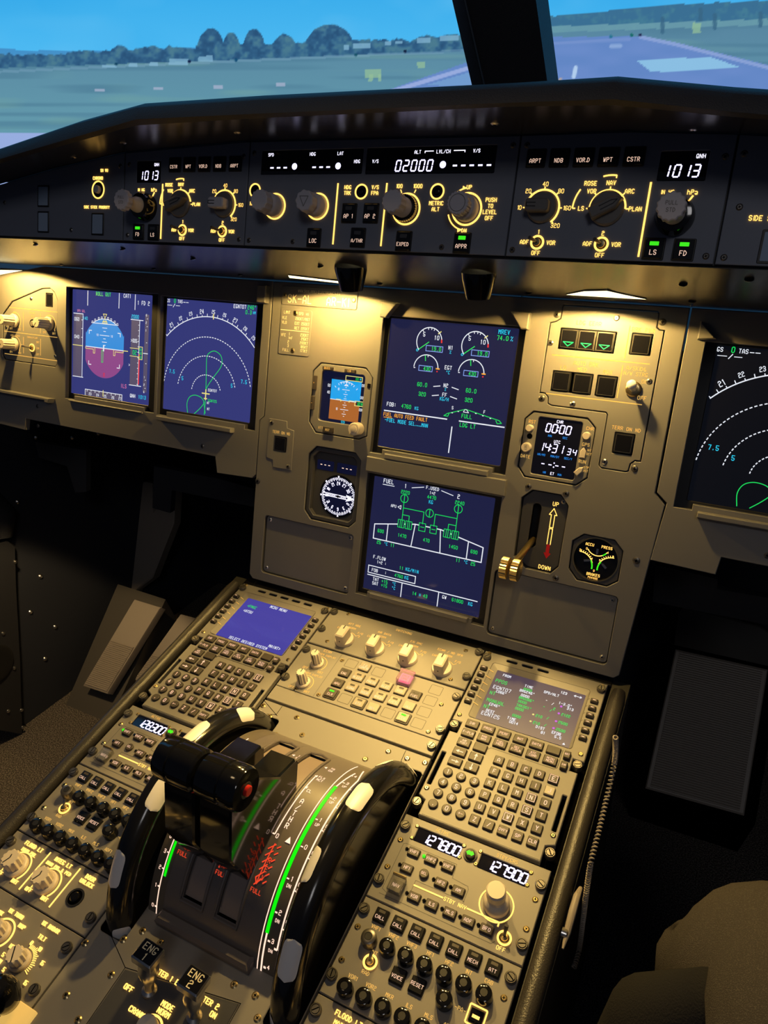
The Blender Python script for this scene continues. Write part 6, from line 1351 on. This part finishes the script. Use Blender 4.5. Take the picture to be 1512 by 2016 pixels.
for du in (0, -38):
    qline(b, 18 + du, 246.6, 19 + du, 314, 1.1, m_); qline(b, 15.4 + du, 246.6, 18 + du, 246.6, 1.1, m_); qtext(b, '0', 21 + du, 246, 3.6, m_)
    for s_, v in (('A', 283), ('/', 276), ('T', 269.6), ('H', 263.2), ('R', 256.8)): qtext(b, s_, 24.6 + du, v, 4.8, m_)
    qtext(b, 'CL', 24.4 + du, 295.4, 3.2, m_)
    if du == 0: qtext(b, 'FLX', 25.4, 315.6, 2.8, m_); qtext(b, 'MCT', 25.4, 311.6, 2.8, m_)
    qtext(b, 'TO', 26 + du, 333, 2.8, m_); qtext(b, 'GA', 26 + du, 329, 2.8, m_)
    for v in (298, 315, 331): P = [qpt(17.6 + du, v, .5), qpt(20.6 + du, v + 1.6, .5), qpt(20.6 + du, v - 1.6, .5)]; b.add(P, [(0, 1, 2)], m_)
P = [qpt(32.8, 249.6, .5), qpt(35.6, 244.2, .5), qpt(30.0, 244.2, .5)]; b.add(P, [(0, 1, 2)], m_)
t.part('lit_scale', b)
for du in (0, -38):
    b = MB(); m_ = 'lit_red'
    qline(b, 22.4 + du, 240, 20.4 + du, 209, .9, m_)
    for i in range(6): v = 237 - i * 5.4; qline(b, 18.2 + du, v - 3, 24 + du, v + 2.6, 1.0, m_); qline(b, 26 + du, v, 29 + du, v + 2.6, 1.0, m_)
    for s_, v in (('R', 226.6), ('E', 220), ('V', 213.4)): qtext(b, s_, 24.4 + du, v, 4.0, m_)
    qline(b, 17.6 + du, 212.5, 20.2 + du, 208, 1.1, m_); qline(b, 22.8 + du, 212.5, 20.2 + du, 208, 1.1, m_); qtext(b, 'FULL', 22.4 + du, 203.6, 3.4, m_)
    t.part('reverse_marking', b, label='red lit reverse markings')
b = MB(); qtext(b, 'FULL', -59.6, 204.4, 3.4, 'lit_red'); qline(b, -62, 214, -59.6, 209.4, 1.0, 'lit_red'); qline(b, -58.6, 214, -56.4, 209.4, 1.0, 'lit_red'); t.part('reverse_marking', b, label='red lit FULL')

# thrust levers
def lever(u, label, red):
    t = Thing('thrust_lever', label, 'lever', PED, u, 260, 66, 'thrust levers')
    TOP = (229, 158); T_ = Matrix(((0, 0, 1, 0), (1, 0, 0, 0), (0, 1, 0, 0), (0, 0, 0, 1)))   # (v,h,u) -> (u,v,h)
    def bar(P, u0, u1, m, bev=1.6):
        b = MB(T_); b.prism(P, u0, u1, m, bev, cap0=True); return b
    t.part('arm', bar([(205, 54), (262, 67), (276, 106), (246, 146), (214, 146), (196, 100)], u - 16.5, u + 14.5, 'gloss_black'))
    t.part('rear_shield', bar([(263, 68), (291, 64), (303, 92), (300, 100), (270, 110)], u - 14.5, u + 12.5, 'gloss_black'))
    e = 1 if red else -1; M = Matrix.Translation((u - 1, TOP[0], TOP[1])) @ Matrix.Rotation(e * pi / 2, 4, 'Y')
    b = MB(); b.lathe([(15.5, -17.5), (18, -15.5), (18.4, -10), (18.4, 5), (17.2, 6), (17.2, 8), (18.6, 9), (18.6, 20), (17.2, 23)], 'gloss_black', n=48, M=M, cap0=True); t.part('grip', b)
    b = MB(); b.lathe([(7.0, 0), (6.6, .4)], 'black', n=24, M=M @ Matrix.Translation((0, 0, 23))); b.lathe([(4.6, 0), (4.6, 2.4), (3.8, 3)], 'red_plastic', n=24, M=M @ Matrix.Translation((0, 0, 23))); t.part('autothrust_button', b, label='red push button on the grip end')
lever(-36.5, 'glossy black thrust lever on the left of the pair', False)
lever(1.5, 'glossy black thrust lever on the right with the red button facing', True)

# trim wheels
def wheel(u, label):
    R, r, c = 121.0, 12.6, (262.0, -38.0)
    t = Thing('trim_wheel', label, 'trim wheel', PED, u, c[0], c[1], 'trim wheels')
    b = MB(); n, m = 120, 20; rings = []
    for i in range(n):
        a = 2 * pi * i / n; rings.append([(r * cos(2 * pi * k / m), (R + r * sin(2 * pi * k / m)) * cos(a), (R + r * sin(2 * pi * k / m)) * sin(a)) for k in range(m)])
    vs = [p for q in rings for p in q]; fs = [(i * m + k, i * m + (k + 1) % m, ((i + 1) % n) * m + (k + 1) % m, ((i + 1) % n) * m + k) for i in range(n) for k in range(m)]
    b.add(vs, fs, 'trim_black'); t.part('rim', b, u, c[0], c[1])
    b = MB(); M = Matrix.Rotation(pi / 2, 4, 'Y')
    for s_ in (-1, 1): b.lathe([(R - r * .5, s_ * 9), (R - 22, s_ * 8), (R * .55, s_ * 5), (20, s_ * 6)], 'trim_black', n=90, M=M, cap1=True)
    t.part('web', b, u, c[0], c[1])
    for j in range(12):                                            # white inlays set into the rim, alternating sides
        a0 = 45 + j * 30.5; w_ = 6.6 if j % 2 == 0 else 7.2; ps = radians(-46 if j % 2 == 0 else 12) * (1 if u > 0 else -1); b = MB(); A0 = radians(a0 - w_); A1 = radians(a0 + w_); rg = []
        for i in range(17):
            s = i / 16; a = A0 + (A1 - A0) * s; wd = math.sqrt(max(0.0, 1 - (2 * s - 1) ** 6)) * radians(38) + .015
            rg.append([((r + .25) * sin(q), (R + (r + .25) * cos(q)) * cos(a), (R + (r + .25) * cos(q)) * sin(a)) for q in [wd * (k / 4 - 1) + ps for k in range(9)]])
        b.loops(rg, 'ivory', False, False, False); t.part('inlay', b, u, c[0], c[1], label='white inlay')
wheel(-100, 'black trim wheel left of the throttles with white rim marks')
wheel(80, 'black trim wheel right of the throttles with white rim marks')
# ================================================================ around the cockpit floor
# coiled cord hanging by the right flank of the pedestal
def coil(P, turns, r, rw, name, label):
    b = MB(); pts = []; P = [Vector(p) for p in P]; N = turns * 10
    seg = [(P[i + 1] - P[i]).length for i in range(len(P) - 1)]; T = sum(seg)
    for i in range(N + 1):
        d = T * i / N; k = 0
        while k < len(seg) - 1 and d > seg[k]: d -= seg[k]; k += 1
        s = d / seg[k]; p0 = P[max(k - 1, 0)]; p1 = P[k]; p2 = P[k + 1]; p3 = P[min(k + 2, len(P) - 1)]
        q = .5 * ((2 * p1) + (-p0 + p2) * s + (2 * p0 - 5 * p1 + 4 * p2 - p3) * s * s + (-p0 + 3 * p1 - 3 * p2 + p3) * s ** 3)
        a = 2 * pi * i / 10; tg = (p2 - p1).normalized(); e1 = tg.cross(Vector((0, 1, .3))).normalized(); e2 = tg.cross(e1)
        pts.append(q + e1 * r * cos(a) + e2 * r * sin(a))
    b.tube(pts, rw, 'coil', 5); b.v = [(x * 1000, y * 1000, z * 1000) for x, y, z in b.v]
    return solo(name, b, label, 'cord', WORLD, ang=80)
X0 = .276
cp = [pix(*p, x=X0) for p in ((1212, 1452), (1210, 1500), (1195, 1570), (1178, 1640), (1163, 1700), (1154, 1760), (1148, 1810), (1140, 1870), (1130, 1905))]
coil(cp, 95, .0019, .0008, 'coiled_cord', 'grey coiled headset cord hanging down the right flank of the pedestal')
b = MB(); hp = [pix(*p, x=X0 - .004) for p in ((1143, 1749), (1136, 1764), (1127, 1796), (1117, 1835), (1108, 1868))]
b.tube(hp, [.0018, .0030, .0032, .0028, .0008], 'coil', 10); b.v = [(x * 1000, y * 1000, z * 1000) for x, y, z in b.v]; solo('cable_hook', b, 'slim tan leather strap hook on the right flank of the pedestal', 'hook', WORLD)
b = MB(); q = pix(1106, 1835, x=.268); b.lathe([(.0042, 0), (.0036, .004), (.002, .005)], 'steel', n=14, M=Matrix.Translation(q) @ Matrix.Rotation(pi / 2, 4, 'Y')); b.v = [(x * 1000, y * 1000, z * 1000) for x, y, z in b.v]
solo('headset_jack', b, 'small round metal headset jack beside the tan strap hook', 'jack', WORLD)
# rudder pedals and foot rests
def plane_from(pts, P0, N): 
    out = []
    for px, py in pts:
        r = CW.transposed() @ Vector(((px - 756) / FPX, (py - 1008) / FPX, 1.0)); t_ = (P0 - CAM).dot(N) / r.dot(N); out.append(CAM + r * t_)
    return out
def slab(b, Q, N, th, m, bev=.004):
    c = sum(Q, Vector()) / len(Q); F = [c + (p - c) * (1 - bev / (p - c).length) for p in Q]
    b.loops([[tuple(p - N * th) for p in Q], [tuple(p - N * bev * .6) for p in Q], [tuple(p) for p in F]], m, True, True)
def mm(b): b.v = [(x * 1000, y * 1000, z * 1000) for x, y, z in b.v]; return b
NF = Vector((0, -.72, .69)).normalized()
def footrest(name, label, pts, P0, rib0, n, mt='pedal', bx=None):
    Q = plane_from(pts, P0, NF); c = sum(Q, Vector()) / 4
    t = Thing(name, label, 'foot rest', WORLD, c.x * 1000, c.y * 1000, 0)
    b = MB(); slab(b, Q, NF, .02, mt); t.part('plate', mm(b))
    b = MB(); tl, tr, br, bl = Q
    for i in range(n):
        s = rib0 + (0.97 - rib0) * i / (n - 1); a = tl.lerp(bl, s).lerp(tr.lerp(br, s), .05); d = tl.lerp(bl, s).lerp(tr.lerp(br, s), .95)
        b.tube([a + NF * .0005, d + NF * .0005], .0022, mt, 6)
    t.part('ribs', mm(b)); return t, Q
t, Q = footrest('ribbed_foot_rest', 'ribbed metal foot rest left of the pedestal, lit on its lower half', [(264, 1180), (316, 1196), (211, 1366), (163, 1350)], Vector((-.95, .98, .16)), .48, 26)
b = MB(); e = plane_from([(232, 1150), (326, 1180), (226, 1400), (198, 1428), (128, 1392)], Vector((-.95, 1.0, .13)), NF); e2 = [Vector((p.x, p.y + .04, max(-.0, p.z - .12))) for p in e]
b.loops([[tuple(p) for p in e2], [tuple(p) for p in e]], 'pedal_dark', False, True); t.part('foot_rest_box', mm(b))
t, Q = footrest('ribbed_foot_rest', 'second ribbed foot rest half hidden behind the left pedestal edge', [(355, 1209), (405, 1222), (300, 1350), (262, 1340)], Vector((-.82, 1.06, .16)), .62, 16, 'pedal')
b = MB(); e = plane_from([(330, 1240), (420, 1235), (300, 1400), (205, 1432)], Vector((-.82, 1.1, .12)), NF); e2 = [Vector((p.x, p.y + .04, max(0, p.z - .10))) for p in e]
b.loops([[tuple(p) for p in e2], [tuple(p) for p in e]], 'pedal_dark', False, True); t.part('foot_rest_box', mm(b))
NP = Vector((.10, -.93, .35)).normalized(); P0 = Vector((-.98, 1.22, .30))
t = Thing('rudder_pedal', 'tall grey rudder pedal in the dark footwell left of the pedestal', 'pedal', WORLD, -980, 1220, 300)
b = MB(); slab(b, plane_from([(268, 955), (285, 948), (300, 952), (302, 1008), (345, 966), (342, 1030), (300, 1138), (268, 1162), (250, 1198), (200, 1184), (194, 1172)], P0, NP), NP, .03, 'pedal'); t.part('pedal_plate', mm(b))
b = MB(); slab(b, plane_from([(246, 940), (300, 930), (345, 966), (300, 975), (194, 1172), (188, 1150), (236, 1010)], P0 + NP * -.06, NP), NP, .03, 'pedal_dark'); t.part('pedal_arm', mm(b))
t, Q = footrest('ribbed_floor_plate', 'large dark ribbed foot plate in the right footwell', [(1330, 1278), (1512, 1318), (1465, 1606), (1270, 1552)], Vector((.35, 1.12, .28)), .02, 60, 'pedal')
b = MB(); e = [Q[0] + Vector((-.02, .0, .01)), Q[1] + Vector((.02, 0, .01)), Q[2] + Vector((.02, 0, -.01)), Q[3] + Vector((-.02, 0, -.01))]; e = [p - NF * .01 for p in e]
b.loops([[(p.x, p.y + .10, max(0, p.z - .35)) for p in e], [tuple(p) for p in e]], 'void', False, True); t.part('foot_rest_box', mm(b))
t = Thing('rudder_pedal', 'dark rudder pedal above the ribbed plate in the right footwell', 'pedal', WORLD, 480, 1350, 400)
NR = Vector((0, -.93, .35)).normalized(); b = MB(); slab(b, plane_from([(1335, 1210), (1345, 1195), (1420, 1212), (1500, 1235), (1540, 1262), (1540, 1330), (1326, 1276)], Vector((.48, 1.3, .42)), NR), NR, .03, 'pedal_dark'); t.part('pedal_plate', mm(b))
# brackets under the side panels
def bracket(T, name, pts, y, m):
    Q = [pix(*p, y=y) for p in pts]; b = MB(); fr = T.fr
    loc = lambda p: tuple(fr.R.transposed() @ (Vector(p) - fr.O) * 1000)
    b.loops([[loc((p.x, y + .012, p.z)) for p in Q], [loc((p.x, y, p.z)) for p in Q]], m, True, True); T.part(name, b)
bracket(CPT, 'angled_bracket', [(57, 868), (170, 887), (170, 968), (148, 970), (132, 918), (57, 895)], .98, 'panel_dark')
bracket(CPT, 'cable_duct', [(303, 918), (428, 942), (500, 962), (500, 998), (338, 965), (335, 1010), (300, 1000)], .86, 'console')
bracket(FOP, 'cable_duct', [(1290, 1112), (1412, 1140), (1412, 1160), (1560, 1185), (1560, 1240), (1285, 1185)], .86, 'console')
# side console on the left
t = Thing('side_console', 'black riveted side console at the left edge of the frame', 'console', WORLD, -900, 600, 0)
XC = -1.03; A0 = [pix(*p, x=XC) for p in ((52, 1455), (44, 1300), (36, 1150), (34, 1075), (18, 1062))]
b = MB(); prof = [(-.2, 0), (.66, 0), (.70, .07)] + [(p.y, max(0.0, p.z)) for p in A0] + [(A0[-1].y - .05, A0[-1].z - .004), (-.2, A0[-1].z - .05)]
b.loops([[(-1.4, y, z) for y, z in prof], [(XC - .008, y, z) for y, z in prof], [(XC, y - .006 if y > 0 else y, z) for y, z in prof]], 'console', True, True); t.part('body', mm(b))
b = MB()
for px, py in ((30, 1106), (6, 1247), (28, 1315), (16, 1400), (42, 1398), (45, 1432)):
    q = pix(px, py, x=XC); b.lathe([(.0045, 0), (.004, .002), (.002, .0035)], 'steel', n=10, M=Matrix.Translation(q) @ Matrix.Rotation(pi / 2, 4, 'Y'))
t.part('rivets', mm(b))
b = MB(); q = pix(-12, 1308, x=XC); M = Matrix.Translation(q) @ Matrix.Rotation(pi / 2, 4, 'Y'); b.lathe([(.045, 0), (.045, .004), (.040, .006), (.030, .004)], 'black', n=40, M=M, cap1=True); t.part('round_vent', mm(b))
b = MB(); b.tube([pix(-120, 985, x=-1.10), pix(-30, 1000, x=-1.07), pix(-2, 1022, x=-1.05), pix(4, 1060, x=-1.04)], [.05, .05, .038, .02], 'vinyl', 16); t.part('armrest_pad', mm(b), label='rounded black leather edge')
# seated person on the right: thigh, knee and shin in dark trousers
def figure(name, label):
    V = [(.60, -.45, .60), (.57, -.20, .61), (.56, .05, .665), (.487, .24, .688), (.433, .385, .69), (.412, .43, .60), (.41, .43, .45), (.405, .42, .28), (.40, .41, .12), (.40, .46, .06), (.40, .56, .04)]
    Rr = [.125, .12, .115, .108, .088, .080, .068, .055, .048, .042, .035]
    me = bpy.data.meshes.new(name); me.from_pydata(V, [(i, i + 1) for i in range(len(V) - 1)], []); me.update()
    o = bpy.data.objects.new(name, me); COL.objects.link(o); me.materials.append(MATS['cloth'])
    sk = o.modifiers.new('skin', 'SKIN'); sk.use_smooth_shade = True
    for i, r in enumerate(Rr): me.skin_vertices[0].data[i].radius = (r, r)
    me.skin_vertices[0].data[0].use_root = True
    sb = o.modifiers.new('sub', 'SUBSURF'); sb.levels = 3; sb.render_levels = 3
    tx_ = bpy.data.textures.new('folds', 'CLOUDS'); tx_.noise_scale = .09
    dp = o.modifiers.new('folds', 'DISPLACE'); dp.texture = tx_; dp.strength = .02; dp.mid_level = .5
    props(o, label, 'person'); return o
pf = figure('person', 'leg of a seated person in dark grey trousers in the lower right corner, knee bent')
b = MB(); b.tube([(.375, .34, .70), (.352, .345, .64), (.345, .335, .52), (.35, .31, .36)], [.02, .040, .050, .03], 'cloth_dark', 20); b.tube([(.385, .24, .68), (.362, .24, .62), (.355, .22, .50), (.36, .2, .34)], [.02, .04, .05, .03], 'cloth_dark', 20)
jo = bpy.data.objects.new('jacket_hem', b.mesh('jacket_hem', 1.0, 80)); COL.objects.link(jo); jo.parent = pf; jo['label'] = 'dark cloth fold beside the knee'

for o in bpy.data.objects:
    if '_p' in o: del o['_p']
